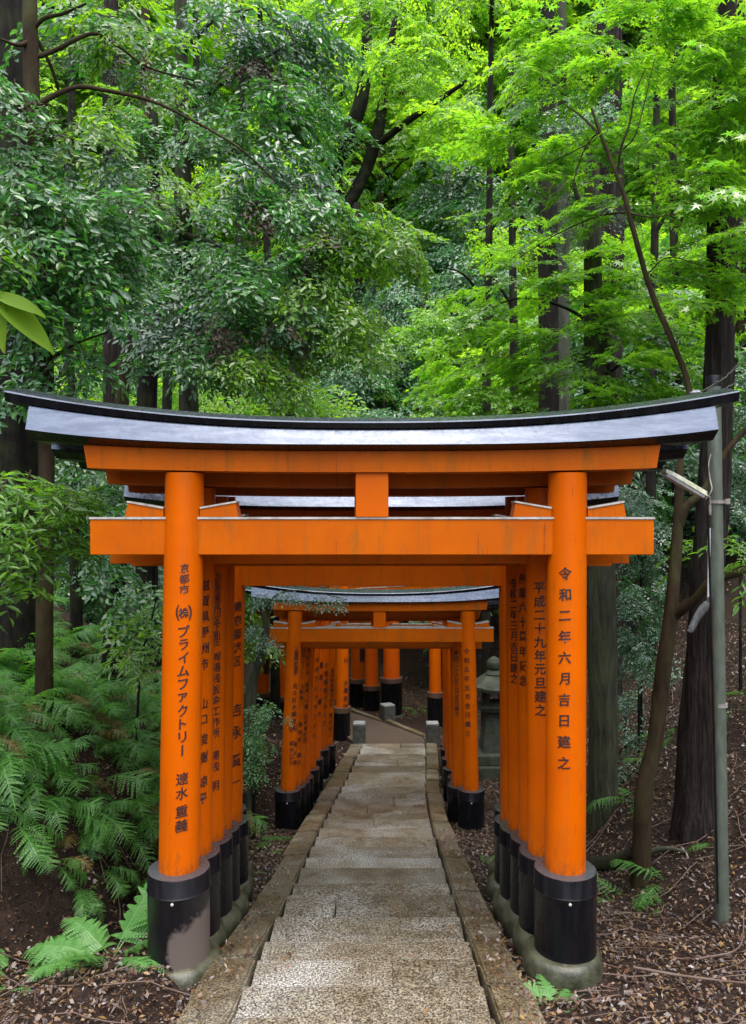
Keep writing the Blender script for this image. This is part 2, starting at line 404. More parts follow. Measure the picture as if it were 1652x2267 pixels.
# ------------------------------------------------------------------ ground
xs = np.concatenate([np.linspace(-160, -14, 24), np.linspace(-13.5, -4, 34), np.linspace(-3.9, 4.9, 120), np.linspace(5, 16, 34), np.linspace(17, 160, 24)])
ys = np.concatenate([np.linspace(-40, -3, 16), np.linspace(-2.6, 2.4, 24), np.linspace(2.5, 10, 110), np.linspace(10.1, 22, 80), np.linspace(22.5, 60, 50), np.linspace(64, 200, 20)])
GX, GY = np.meshgrid(xs, ys)
GZ = H(GX, GY) + rng.normal(0, .012, GX.shape) * (np.abs(GX - path_x(GY)) > .9)
nx = len(xs)
ii = np.arange(len(ys) - 1)[:, None] * nx + np.arange(nx - 1)[None]
npmesh('ground', np.stack([GX, GY, GZ], -1).reshape(-1, 3), [np.stack([ii, ii + 1, ii + 1 + nx, ii + nx], -1).reshape(-1, 4)], [SOIL], smooth=True)
tag(bpy.data.objects['ground'], kind='structure')

# stone steps: real treads, each one slab or two with a joint
bm = bmesh.new(); g = random.Random(3)
edges = [-2.4, -1.7, -1.05, -.4, .25, .85, 1.45, 2.0, 2.5, 2.95, 3.30, 3.60, 3.95, 4.22, 4.70, 5.22, 5.62, 6.05, 6.45, 6.88, 7.32, 7.75, 8.2, 8.65, 9.1, 9.55, 10.0, 10.45, 10.95, 11.45, 11.95, 12.45, 12.95, 13.45, 13.95]
HWID = .567
for a, b in zip(edges, edges[1:]):
    ym = (a + b) / 2; z = path_z(ym) + g.uniform(-.006, .006)
    cx = path_x(ym)
    cuts = [-HWID, g.uniform(-.25, .25), HWID] if g.random() < .35 else [-HWID, HWID]
    for l, r_ in zip(cuts, cuts[1:]):
        add_box(bm, (cx + (l + r_) / 2 + g.uniform(-.006, .006), ym, z - .11 + g.uniform(-.004, .004)), (r_ - l - .008, b - a - .010, .22), .014, g.uniform(-.006, .006))
o = bmobj('path', bm, GRANITE, smooth=True, angle=40); tag(o, kind='structure')
bm = bmesh.new()
for sgn in (-1, 1):
    y = -2.4
    while y < 13.9:
        ln = g.uniform(.75, 1.15); b = min(y + ln, 13.95); ym = (y + b) / 2
        w = (.215 if sgn < 0 else .19) + g.uniform(-.02, .02)
        cx0, cx1 = path_x(y), path_x(b)
        xi = HWID + .012 + g.uniform(-.008, .012); xo = xi + w
        q = []
        for (yy, cx, zz) in ((y + .006, cx0, path_z(y)), (b - .006, cx1, path_z(b))):
            top = zz + .035 + g.uniform(-.01, .012)
            for (xx, dz) in ((xi, 0), (xo, -.012), (xo, -.28), (xi, -.28)):
                q.append(bm.verts.new((cx + sgn * xx, yy, top + dz)))
        fs = []
        for i in range(4): fs.append(bm.faces.new((q[i], q[(i + 1) % 4], q[4 + (i + 1) % 4], q[4 + i])))
        fs.append(bm.faces.new(q[:4][::-1])); fs.append(bm.faces.new(q[4:]))
        bmesh.ops.bevel(bm, geom=list({e for f in fs for e in f.edges}), offset=.012, segments=2, affect='EDGES')
        y = b
o = bmobj('kerb', bm, KERB, smooth=True, angle=40); tag(o, kind='structure')
# the level path that leaves to the left behind the foot of the steps
bm = bmesh.new()
pts = [(-.28, 13.96), (1.03, 13.96), (1.00, 14.6), (.30, 15.75), (-.9, 17.4), (-3.2, 19.4), (-6, 20.5), (-6.4, 18.6), (-3.6, 17.4), (-1.7, 15.9), (-.62, 15.0)]
zt = -4.115
top = [bm.verts.new((x, y, zt - .03 * (y - 13.96))) for x, y in pts]; bot = [bm.verts.new((x, y, -4.75)) for x, y in pts]
bm.faces.new(top); bm.faces.new(bot[::-1])
for i in range(len(pts)): bm.faces.new((top[i], bot[i], bot[(i + 1) % len(pts)], top[(i + 1) % len(pts)]))
o = bmobj('lower_path', bm, PACKED); tag(o, kind='structure')
bm = bmesh.new()
for (p, q) in ((pts[2], pts[3]), (pts[3], pts[4]), (pts[4], pts[5]), (pts[10], pts[9]), (pts[9], pts[8]), (pts[1], pts[2])):
    d = math.dist(p, q); a = math.atan2(q[1] - p[1], q[0] - p[0]); zz = zt - .03 * ((p[1] + q[1]) / 2 - 13.96)
    add_box(bm, ((p[0] + q[0]) / 2, (p[1] + q[1]) / 2, zz - .03), (d - .01, .11, .16), .01, a)
o = bmobj('lower_kerb', bm, KERB); tag(o, kind='structure')

# ------------------------------------------------------------------ torii gates
_gl = {}
def glyph(ch):
    if ch in _gl: return _gl[ch]
    if ch == '㈱':                               # the character in round brackets
        A, B, D = glyph('株'), glyph('('), glyph(')')
        V = np.concatenate([A[0] * .62, B[0] * [.75, .95, 1] - [.37, 0, 0], D[0] * [.75, .95, 1] + [.37, 0, 0]])
        Fc = np.concatenate([A[1], B[1] + len(A[0]), D[1] + len(A[0]) + len(B[0])])
        _gl[ch] = (V, Fc); return _gl[ch]
    c = bpy.data.curves.new('glyph', 'FONT'); c.body = ch; c.size = 1; c.align_x = 'CENTER'; c.offset = .011; c.resolution_u = 3
    o = bpy.data.objects.new('glyph', c); COL.objects.link(o)
    me = bpy.data.meshes.new_from_object(o.evaluated_get(bpy.context.evaluated_depsgraph_get()))
    bm = bmesh.new(); bm.from_mesh(me)
    bpy.data.objects.remove(o); bpy.data.curves.remove(c); bpy.data.meshes.remove(me)
    bmesh.ops.triangulate(bm, faces=bm.faces[:])
    for _ in range(3):
        es = [e for e in bm.edges if abs(e.verts[0].co.x - e.verts[1].co.x) > .22]
        if not es: break
        bmesh.ops.subdivide_edges(bm, edges=es, cuts=1); bmesh.ops.triangulate(bm, faces=[f for f in bm.faces if len(f.verts) > 3])
    bm.verts.index_update()
    V = np.array([v.co[:] for v in bm.verts]) if len(bm.verts) else np.zeros((0, 3))
    Fc = np.array([[v.index for v in f.verts] for f in bm.faces], int)
    bm.free()
    if len(V):
        V[:, 0] -= (V[:, 0].min() + V[:, 0].max()) / 2
        if ch not in 'ー一二・': V[:, 1] -= (V[:, 1].min() + V[:, 1].max()) / 2
        else: V[:, 1] -= (V[:, 1].min() + V[:, 1].max()) / 2
        if ch == 'ー': V = np.stack([-V[:, 1], V[:, 0], V[:, 2]], 1)
        # a brush leans its horizontal strokes up to the right
        V[:, 1] += .10 * V[:, 0]
    _gl[ch] = (V, Fc); return _gl[ch]

def split_sky_faces(bm, lim):
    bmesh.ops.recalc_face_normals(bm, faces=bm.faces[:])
    for f in bm.faces: f.normal_update(); f.material_index = int(f.normal.z > lim)  # one black sheet: upward faces get the sky reflection as colour, others stay dark

def inscription(parent, runs, ax, r):
    """runs: (text, z_top, z_bottom, size, azimuth); ax(z) -> axis (x,y); r(z) -> radius"""
    Vs, Fs, n = [], [], 0
    for text, zt, zb, size, az in runs:
        m = len(text)
        for k, ch in enumerate(text):
            if ch in ' 　': continue
            V, Fc = glyph(ch)
            if not len(V): continue
            zc = zt + (zb - zt) * (k / max(m - 1, 1))
            s = size * (1.55 if ch == '㈱' else 1.0)
            j = random.uniform(-.04, .04)
            x = V[:, 0] * s * random.uniform(.95, 1.05) + V[:, 1] * s * j; z = zc + V[:, 1] * s * 1.02
            rr = r(zc) + .0022
            a = az + x / rr
            axx, ayy = ax(zc)
            for q, (ox, oz) in enumerate(((0, 0), (.013, .006), (-.013, -.006))):
                r2 = rr + .0003 * q; a2 = a + ox * s / rr
                Vs.append(np.stack([axx + r2 * np.sin(a2), ayy - r2 * np.cos(a2), z + oz * s], 1)); Fs.append(Fc + n); n += len(V)
    if Vs: return npmesh('lettering', np.concatenate(Vs), [np.concatenate(Fs)], [INK], parent=parent)

def torii(label, d, xl, xr, dz, zs, s=1.0, rp=.104, rs=.153, leanl=.03, leanr=-.022, zg=None, runs_l=(), runs_r=(), yl=0., yr=0., yaw=0.0,
          paint=VERM, collar=False, worn=False, kas=1.725, bolt=False, notice=False, tilt_l=0.0, base=True, group='torii gates over the stone steps'):
    """d depth; xl,xr pillar feet; dz height of the tie beam's top edge; zs height of the sleeve tops; s scale of the beams (all world metres)"""
    cx = (xl + xr) / 2; zg = zs - .44 if zg is None else zg
    root = empty('torii_gate', (cx, d, zg), label, 'torii gate', group, yaw)
    hw = (xr - xl) / 2; zr = dz - zg; zsl = zs - zg
    Z = lambda q: zr + q * s
    curve = lambda x: .133 * s * (abs(x) / (1.72 * s)) ** 2.3           # roof line
    ctop = lambda x: .119 * s * (abs(x) / (1.72 * s)) ** 2.3            # under the roof edge
    cbot = lambda x: .074 * s * (abs(x) / (1.72 * s)) ** 3.2            # foot of the sloping face
    def zbot(x): return Z(.348) + .034 * s * (abs(x) / (1.48 * s)) ** 2.6
    k = s
    def prof_body(x):
        c, e_ = ctop(x), cbot(x)
        return [(-.128 * k, Z(.453) + c), (-.170 * k, Z(.374) + e_), (-.168 * k, Z(.369) + e_), (-.105 * k, zbot(x) + .002), (.105 * k, zbot(x) + .002), (.168 * k, Z(.369) + e_), (.170 * k, Z(.374) + e_), (.128 * k, Z(.453) + c)]
    def prof_cap(x):
        c, e_ = curve(x), ctop(x)
        return [(-.11 * k, Z(.455) + e_), (-.138 * k, Z(.457) + e_), (-.150 * k, Z(.483) + c), (-.140 * k, Z(.491) + c), (0, Z(.528) + c), (.140 * k, Z(.491) + c), (.150 * k, Z(.483) + c), (.138 * k, Z(.457) + e_), (.11 * k, Z(.455) + e_)]
    e = kas * s
    bm = bmesh.new(); sweep(bm, np.linspace(-e, e, 41), prof_body)
    split_sky_faces(bm, .25)
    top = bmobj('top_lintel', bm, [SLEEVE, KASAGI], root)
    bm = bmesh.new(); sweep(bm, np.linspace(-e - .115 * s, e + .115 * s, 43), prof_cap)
    split_sky_faces(bm, .2)
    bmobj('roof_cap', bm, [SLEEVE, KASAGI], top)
    # lower lintel, ends cut on a slant
    bm = bmesh.new(); el = 1.468 * s
    def prof_low(x):
        z1 = zbot(x); z0 = Z(.241) + .022 * s * (abs(x) / (1.48 * s)) ** 2.3
        return [(-.085 * k, z1), (-.085 * k, z0), (.085 * k, z0), (.085 * k, z1)]
    sweep(bm, np.linspace(-el, el, 31), prof_low)
    for v in bm.verts:
        if abs(abs(v.co.x) - el) < 1e-4 and v.co.z < Z(.33): v.co.x *= (el - .02 * s) / el
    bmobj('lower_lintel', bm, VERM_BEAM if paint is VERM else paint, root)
    # tie beam with pale strip on top
    ht = 1.447 * s; ht = max(ht, hw + .3 * s)
    bm = bmesh.new(); add_box(bm, (0, 0, Z(-.0905)), (2 * ht, .10 * k, .181 * s), .004)
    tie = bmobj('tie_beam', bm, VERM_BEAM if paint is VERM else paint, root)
    bm = bmesh.new(); add_box(bm, (0, 0, Z(0) + .007), (2 * ht + .008, .112 * k, .011))
    bmobj('cover_strip', bm, STRIP, tie)
    bm = bmesh.new(); add_box(bm, (.0, 0, (Z(.243) + Z(.012)) / 2), (.168 * s, .125 * k, Z(.243) - Z(.012)), .004)
    bmobj('central_strut', bm, paint, root)
    zp = Z(.2415)
    for sg, x0, ln in ((-1, -hw, leanl), (1, hw, leanr)):
        kk = (Z(0) - zsl) / max(zp - zsl, .1)
        xc = x0 + ln * kk; yy = (yl if sg < 0 else yr)
        r0 = rp
        # sleeve, its metal top, ring
        bm = bmesh.new()
        gz = -.06
        add_lathe(bm, [(rs * 1.0, gz), (rs * 1.0, zsl - .105), (rs * 1.012, zsl - .10), (rs * 1.035, zsl - .095), (rs * 1.012, zsl - .088), (rs * 1.005, zsl - .006), (rs * .99, zsl), (r0 * 1.0, zsl + .003)], (x0, yy, 0), 40,
                  mis=[0, 0, 0, 0, 0, 0, 1, 1])
        sm = SLEEVE_WORN if (worn and sg < 0) else SLEEVE
        sl_ = bmobj('sleeve', bm, [sm, SLEEVE_TOP], root, True, 35)
        if collar:
            bm = bmesh.new(); add_lathe(bm, [(rs * 1.02, zsl - .09), (rs * 1.06, zsl - .085), (rs * 1.06, zsl + .008), (r0 * 1.0, zsl + .012)], (x0, yy, 0), 36)
            bmobj('collar', bm, RUST, sl_, True, 35)
        if bolt:
            a = R(-95 if sg > 0 else -88); bm = bmesh.new()
            bmesh.ops.create_uvsphere(bm, u_segments=10, v_segments=6, radius=.0085)
            bmobj('bolt', bm, STRIP, sl_, True, loc=(x0 + rs * 1.015 * math.cos(a), yy + rs * 1.015 * math.sin(a), zsl - .115))
        if base:
            bm = bmesh.new(); zb = gz - .005 - (.02 if sg < 0 else 0) - random.uniform(0, .03); q_ = random.uniform(1.25, 1.36)
            add_lathe(bm, [(rs * q_ * .96, zb - .10), (rs * q_, zb - .01), (rs * (q_ + .01), zb + .03), (rs * (q_ - .07), zb + .072), (rs * 1.14, zb + .095), (rs * .98, zb + .10)], (x0 + random.uniform(-.02, .02), yy + random.uniform(-.01, .01), 0), 36, jit=random.uniform(.02, .05))
            bmobj('base_stone', bm, STONE, root, True)
        # pillar
        ax = lambda z, x0=x0, ln=ln, yy=yy: (x0 + ln * (z - zsl) / (zp - zsl), yy)
        rr = lambda z, r0=r0: r0 * (1.0 - .05 * (z - zsl) / (zp - zsl))
        bm = bmesh.new(); prof = [(rr(z), z) for z in np.linspace(zsl - .06, zp, 9)]
        prof = [(r0 * 1.0, zsl - .05)] + [(rr(z), z) for z in np.linspace(zsl, zp - .002, 10)]
        add_lathe(bm, prof, (x0, yy, 0), 48, lean=(ln, 0))
        pil = bmobj('pillar', bm, paint, root, True, 50)
        runs = runs_l if sg < 0 else runs_r
        if runs:
            dd = d + yy - rp
            rl = [(t, -(v1 - V0) * dd / F_PX - zg, -(v2 - V0) * dd / F_PX - zg, px * dd / F_PX, R(az)) for t, v1, v2, px, az in runs]
            inscription(pil, rl, ax, rr)
        if notice and ((notice == 'r') == (sg > 0)):
            bm = bmesh.new(); n = 10; zz = zsl + .42
            ring = []
            for i in range(n + 1):
                a = R(-130 + 85 * i / n); q = rr(zz) + .006; axx, ayy = ax(zz)
                ring.append([bm.verts.new((axx + q * math.cos(a), ayy + q * math.sin(a), z)) for z in (zz, zz + .62)])
            for A, B in zip(ring, ring[1:]): bm.faces.new((A[0], B[0], B[1], A[1]))
            bmobj('notice', bm, NOTICE, pil, True)
        # two wedges, thick end away from the pillar
        for side in (-1, 1):
            bm = bmesh.new(); q0 = xc + side * (r0 - .01); q1 = xc + side * (r0 + .172 * s)
            qa, qb = .040 * s, .072 * s; b0 = Z(0) + .0135; slant = .014 * s * side
            P = [(q0, b0), (q1 + slant, b0), (q1, b0 + qb), (q0, b0 + qa)]
            A = [bm.verts.new((x, -.052 * k, z)) for x, z in P]; B = [bm.verts.new((x, .052 * k, z)) for x, z in P]
            bm.faces.new(A); bm.faces.new(B[::-1])
            for i in range(4): bm.faces.new((A[i], B[i], B[(i + 1) % 4], A[(i + 1) % 4]))
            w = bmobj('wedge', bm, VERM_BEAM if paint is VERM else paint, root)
            bm = bmesh.new()
            P = [(q0, b0 + qa + .001), (q1 + .004 * side, b0 + qb + .001), (q1 + .004 * side, b0 + qb + .010), (q0, b0 + qa + .010)]
            A = [bm.verts.new((x, -.058 * k, z)) for x, z in P]; B = [bm.verts.new((x, .058 * k, z)) for x, z in P]
            bm.faces.new(A); bm.faces.new(B[::-1])
            for i in range(4): bm.faces.new((A[i], B[i], B[(i + 1) % 4], A[(i + 1) % 4]))
            bmobj('cover_strip', bm, STRIP, w)
    return root

G1 = dict(s=1.0)
torii('nearest torii, whose black roofed lintel spans the whole view and right pillar reads 令和二年六月吉日建之', 3.99, -1.008, .998, 0.0, -1.808, leanl=.030, leanr=.012, bolt=True, worn=True, rs=.158,
      runs_l=[('京都市', 1258, 1305, 21, 17), ('㈱', 1357, 1357, 24, 17), ('プライムファクトリー', 1398, 1662, 28, 18), ('速水', 1725, 1757, 28, 19), ('重義', 1797, 1829, 28, 19)],
      runs_r=[('令和二年六月吉日建之', 1270, 1690, 29, -19)])
torii('second torii from the viewer, right pillar lettered 平成二十九年元旦建之', 4.33, -1.016, .978, -.065, -1.869, leanl=.028,
      runs_l=[('滋賀県野洲市', 1297, 1472, 26, 40), ('山口', 1561, 1596, 24, 41), ('俊樹', 1640, 1680, 26, 41), ('諒平', 1734, 1772, 26, 41)],
      runs_r=[('平成二十九年元旦建之', 1302, 1573, 27, -26)])
torii('third torii from the viewer, right pillar lettered 創業六十周年記念', 4.67, -1.01, .99, -.10, -1.932, rp=.103,
      runs_l=[('大阪市東淀川区下新庄', 1275, 1423, 19, 36), ('㈲湯浅板金工作所', 1455, 1625, 22, 36), ('湯浅', 1675, 1700, 22, 36), ('明', 1743, 1743, 24, 36)],
      runs_r=[('創業六十周年記念', 1282, 1509, 25, -50)])
torii('fourth torii from the viewer, right pillar lettered 令和二年三月吉日建之', 5.0, -1.022, .98, -.092, -2.003, rp=.102,
      runs_r=[('令和二年三月吉日建之', 1292, 1504, 23, -40)])
torii('fifth torii from the viewer, left pillar lettered 東京都港区, pale lintel seen through the nearest gate', 5.60, -1.063, 1.04, -.295, -2.19, rp=.108, kas=1.70, s=1.03,
      runs_l=[('東京都港区', 1344, 1465, 24, 42), ('吉永', 1574, 1623, 30, 42), ('賢', 1687, 1687, 30, 42), ('一', 1734, 1734, 26, 42)])
torii('sixth torii from the viewer, last of the nearer row, pillars hidden behind the fifth', 5.96, -1.135, 1.097, -.315, -2.242, rp=.10, rs=.152, kas=1.70, s=1.03)

# second row further down
k2 = .84
torii('first torii of the lower row, right pillar lettered 令和五年五月吉日建之, leafy twig across its lintel', 8.8, -.974, 1.124, -1.245, -3.085, s=k2, rp=.088, rs=.150, leanl=.085, leanr=-.04, bolt=True,
      runs_l=[('三重県鈴鹿市', 1437, 1492, 12, 28), ('北斗防水調登㈱', 1519, 1613, 13, 28), ('籾井正子', 1646, 1691, 12, 22), ('籾井昌', 1650, 1690, 11, 55)],
      runs_r=[('令和五年五月吉日建之', 1442, 1624, 13.5, -22)])
torii('second torii of the lower row, right pillar lettered 平成二十六年三月吉日建之', 9.15, -.943, 1.034, -1.365, -3.165, s=k2, rp=.086, rs=.148, leanl=.085, leanr=-.02,
      runs_l=[('日々とくしく', 1440, 1500, 12, 40), ('上野等二', 1520, 1560, 11, 40), ('徳地明・典代', 1605, 1690, 12, 40)],
      runs_r=[('平成二十六年三月吉日建之', 1447, 1581, 12, -25)])
lower = [(9.5, -.915, 1.085, -1.44, -3.24, [('名古屋市', 1440, 1490, 10, 45), ('亜細・川量', 1517, 1565, 11, 45), ('近明事務所', 1588, 1640, 11, 45)]),
         (9.85, -.895, 1.095, -1.50, -3.30, []),
         (10.5, -.866, 1.095, -1.56, -3.40, [('今井アレクサンドル', 1462, 1629, 13, 40)]),
         (11.1, -.85, 1.13, -1.60, -3.45, [('重浩・寛大', 1473, 1581, 13, 40)]),
         (11.7, -.80, 1.16, -1.64, -3.49, [('小宮建設グループ', 1473, 1602, 12, 36)]),
         (12.3, -.73, 1.21, -1.68, -3.60, [('豊谷建設株式会社', 1485, 1561, 9, 30), ('豊谷治二', 1584, 1627, 10, 30)])]
names = ['third torii of the lower row, left pillar lettered 名古屋市', 'fourth torii of the lower row, plain pillars without visible lettering', 'fifth torii of the lower row, left pillar lettered 今井アレクサンドル',
         'sixth torii of the lower row, left pillar lettered with five spaced characters', 'seventh torii of the lower row, left pillar lettered 小宮建設グループ', 'last torii of the lower row, left pillar lettered 豊谷建設株式会社']
for (d, a, b, dz, zs, rl), nm in zip(lower, names):
    torii(nm, d, a, b, dz, zs, s=k2, rp=.084, rs=.135, leanl=.08, leanr=-.03, runs_l=rl, paint=VERM_DEEP if d in (9.85, 11.1) else VERM)

# big gates round the turn at the foot of the steps
def big_torii(label, pl, pr, dz, zs, rp, rs, **kw):
    cx, cy = (pl[0] + pr[0]) / 2, (pl[1] + pr[1]) / 2
    h = math.dist(pl, pr) / 2; yaw = math.atan2(pr[1] - pl[1], pr[0] - pl[0])
    r = torii(label, cy, cx - h, cx + h, dz, zs, s=h / 1.0 * .98, rp=rp, rs=rs, yaw=yaw, paint=kw.pop('paint', VERM_DEEP), leanl=.03, leanr=-.03, collar=True, group='large torii gates round the turn', **kw)
    return r
big_torii('large torii at the foot of the steps, rusty collars on its sleeves', (-.60, 14.75), (1.30, 16.0), -1.35, -3.60, .125, .165, zg=-4.33, paint=VERM,
          runs_l=[('N', 1450, 1450, 13, 5), ('大澤良治', 1498, 1548, 13, 5)])
big_torii('large torii round the turn, its thick right pillar directly behind the lone stone post', (-.75, 15.15), (.41, 17.0), -1.3, -3.50, .185, .24, zg=-4.30)
big_torii('large torii round the turn, slimmer bare pillar left of the thick one', (-1.05, 15.7), (-.03, 17.6), -1.3, -3.80, .150, .195, zg=-4.50)
big_torii('large torii round the turn, pillar wearing a dark brown notice', (-1.46, 16.3), (-.36, 18.2), -1.3, -3.77, .160, .20, zg=-4.50, notice='r', paint=VERM)
big_torii('large torii further left round the turn, dark notice on its near pillar', (-2.46, 17.0), (-1.30, 18.9), -1.3, -3.82, .16, .20, zg=-4.50, notice='l', paint=VERM)
big_torii('large torii further left round the turn, pillar half hidden by the lower row', (-2.02, 16.7), (-.85, 18.6), -1.32, -3.84, .15, .19, zg=-4.50)

# ------------------------------------------------------------------ stone posts, lantern, pole
def bollard(label, u, d, z, w, h, rz):
    x = (u - U0) * d / F_PX
    root = empty('stone_post', (x, d, z), label, 'stone post', 'stone posts at the foot of the steps', rz)
    bm = bmesh.new(); add_box(bm, (0, 0, h / 2 - .05), (w, w, h + .1), .012); bmobj('shaft', bm, BOLLARD_S, root)
    bm = bmesh.new(); add_box(bm, (0, 0, h + .016), (w * .985, w * .985, .03), .012, taper=.96); bmobj('top', bm, BOLLARD_T, root)
bollard('square stone post with pale top at the left end of the last step', 795.5, 14.05, -4.10, .235, .36, .0)
bollard('square stone post with pale top at the right end of the last step', 957.5, 14.05, -4.10, .235, .36, .0)
bollard('lone darker stone post before the thick pillar round the turn', 858, 15.9, -4.30, .25, .45, .45)

def lantern():
    x, y = 1.97, 12.5; z = float(H(x, y)) - .02
    root = empty('stone_lantern', (x, y, z), 'mossy stone lantern with round finial right of the lower gates', 'stone lantern')
    bm = bmesh.new(); add_box(bm, (0, 0, .10), (.86, .86, .24), .02); add_box(bm, (0, 0, .30), (.70, .70, .18), .03)
    bmobj('plinth', bm, LANTERN, root)
    bm = bmesh.new(); add_box(bm, (0, 0, .70), (.44, .44, .66), .02, taper=.66); bmobj('shaft', bm, LANTERN, root)
    bm = bmesh.new(); add_box(bm, (0, 0, 1.08), (.46, .46, .10), .02, taper=1.2); bmobj('platform', bm, LANTERN, root)
    bm = bmesh.new()
    for sx in (-1, 1):
        for sy in (-1, 1): add_box(bm, (.125 * sx, .125 * sy, 1.25), (.07, .07, .24), .006)
    add_box(bm, (0, 0, 1.355), (.33, .33, .04)); add_box(bm, (0, 0, 1.15), (.33, .33, .04))
    bmobj('fire_box', bm, LANTERN, root)
    bm = bmesh.new(); rings = []
    for rr, zz, lift in ((.36, 1.37, .05), (.37, 1.42, .06), (.24, 1.50, .0), (.13, 1.60, 0)):
        rings.append([bm.verts.new((rr * math.copysign(min(1, abs(math.cos(a)) * 1.414), math.cos(a)), rr * math.copysign(min(1, abs(math.sin(a)) * 1.414), math.sin(a)), zz + lift * abs(math.sin(2 * a)) ** 3)) for a in np.linspace(0, 2 * math.pi, 33)[:-1]])
    for A, B in zip(rings, rings[1:]):
        for i in range(32): bm.faces.new((A[i], A[(i + 1) % 32], B[(i + 1) % 32], B[i]))
    bm.faces.new(rings[0][::-1]); bm.faces.new(rings[-1])
    bmobj('roof', bm, LANTERN, root, True, 50)
    bm = bmesh.new(); add_lathe(bm, [(.13, 1.59), (.14, 1.62), (.12, 1.65), (.10, 1.68)], n=20); add_lathe(bm, [(.05, 1.68), (.10, 1.71), (.118, 1.77), (.11, 1.82), (.07, 1.87), (.02, 1.90)], n=20)
    bmobj('finial', bm, LANTERN, root, True, 40)
lantern()

def pole():
    b = W(1600, 2015, 4.72); t = W(1580, 835, 4.72)
    zg = float(H(b[0], b[1]))
    root = empty('utility_pole', (b[0], b[1], zg), 'slim green grey metal utility pole standing in the leaf litter', 'utility pole')
    o = np.array([b[0], b[1], zg]); Pb = np.array([b[0], b[1], min(zg, b[2]) - .1])
    a = Acc(); a.tube(np.linspace(Pb, t, 24) - o, .041, n=20); a.build('pole', [POLE], root, True)
    bm = bmesh.new(); add_lathe(bm, [(.047, -.055), (.047, 0), (.046, .006), (.02, .010)], tuple(t - o), 20); bmobj('cap', bm, SLEEVE, root, True, 40)
    c = W(1587, 1112, 4.72) - o
    bm = bmesh.new(); add_lathe(bm, [(.050, -.008), (.050, .012)], tuple(c), 20); add_box(bm, tuple(c + np.array([.058, -.01, .004])), (.03, .03, .034), .004)
    bmobj('clamp', bm, METAL, root)
    bm = bmesh.new(); add_lathe(bm, [(.0445, -.012), (.0445, .012)], tuple(W(1594, 1560, 4.72) - o), 20); bmobj('band', bm, METAL, root)
    a = Acc(); a.tube(spline([W(1568, 1135, 4.68), W(1572, 1300, 4.675), W(1580, 1600, 4.675), W(1586, 1850, 4.675), W(1589, 2000, 4.675)], 6) - o, .006, n=6); a.build('cable', [SLEEVE], root, True)
    # lamp on its bracket
    tag2 = root
    p0 = W(1558, 1095, 4.62); p1 = W(1470, 1043, 4.45)
    lamp = empty('pole_lamp', tuple(p0), 'algae stained tube lamp angled out from the green grey pole', 'lamp')
    v = p1 - p0; L = np.linalg.norm(v); M = Vector(v).to_track_quat('X', 'Z').to_matrix().to_4x4()
    bm = bmesh.new()
    def pr(x):
        e = 1 - .35 * (x / L) ** 6
        return [(-.028 * e, -.010), (-.020 * e, .020 * e), (0, .027 * e), (.020 * e, .020 * e), (.028 * e, -.010)]
    sweep(bm, np.linspace(.0, L, 12), pr); bmesh.ops.transform(bm, matrix=M, verts=bm.verts[:]); bmobj('lamp_cover', bm, LAMPW, lamp, True, 40)
    bm = bmesh.new(); sweep(bm, np.linspace(.01, L - .012, 8), lambda x: [(-.024, -.013), (-.016, -.026), (.016, -.026), (.024, -.013)]); bmesh.ops.transform(bm, matrix=M, verts=bm.verts[:]); bmobj('diffuser', bm, WHITE, lamp)
    a = Acc(); q = W(1575, 1110, 4.68)
    a.tube(spline([p0 + v * .03, p0 + np.array([.02, .0, -.01]), W(1571, 1105, 4.66), W(1572, 1140, 4.66)], 6) - p0, .009, n=8)
    a.tube(spline([W(1562, 1105, 4.6), W(1576, 1085, 4.6), W(1572, 1060, 4.66), W(1569, 1030, 4.67), W(1574, 1005, 4.68)], 6) - p0, .004, n=6)
    a.build('bracket', [METAL], lamp, True)
    # narrow board, edge on
    bd = W(1567, 1245, 4.70)
    bm = bmesh.new(); h = .42
    q = [(-.004, -.02, .5 * h), (.020, .05, .5 * h - .05), (.016, .05, -.5 * h - .04), (-.010, -.02, -.5 * h)]
    A = [bm.verts.new(x) for x in q]; B = [bm.verts.new((x[0] + .012, x[1] - .004, x[2])) for x in q]
    bm.faces.new(A); bm.faces.new(B[::-1])
    for i in range(4): bm.faces.new((A[i], B[i], B[(i + 1) % 4], A[(i + 1) % 4]))
    o2 = bmobj('white_board', bm, WHITE, loc=tuple(bd)); tag(o2, 'narrow white board strapped edge on to the green grey pole', 'board')
    # insulator
    ins = W(1541, 885, 4.70)
    r2 = empty('insulator', tuple(ins), 'white ribbed porcelain insulator beside the pole top', 'insulator')
    bm = bmesh.new()
    for k in range(3): add_lathe(bm, [(.020, .020 * k), (.033, .020 * k + .003), (.034, .020 * k + .009), (.020, .020 * k + .013)], n=18)
    bmobj('porcelain', bm, PORC, r2, True, 40)
    bm = bmesh.new(); add_lathe(bm, [(.021, -.06), (.021, .06)], n=14); add_box(bm, (.045, .0, -.03), (.085, .02, .02), .003)
    bmobj('holder', bm, PORC_D, r2)
    a = Acc()
    for (v1, v2) in ((872, 800), (880, 838)):
        P = spline([W(1545, v1, 4.68), W(1600, (v1 + v2) / 2 + 4, 4.6), W(1660, v2 - 2, 4.5), W(1850, v2 - 60, 4.0)], 10)
        P = P + np.random.default_rng(2).normal(0, .003, P.shape); a.tube(P, .0045, n=5)
    o3 = a.build('overhead_wires', [WIRE]); tag(o3, 'pair of old vine grown wires running off from the pole top', 'wires')
    # grey torn sheet caught on the branch
    a = Acc(); P = spline([W(1592, 1318, 4.9), W(1570, 1335, 4.9), W(1548, 1362, 4.9), W(1532, 1392, 4.9), W(1522, 1396, 4.9)], 6)
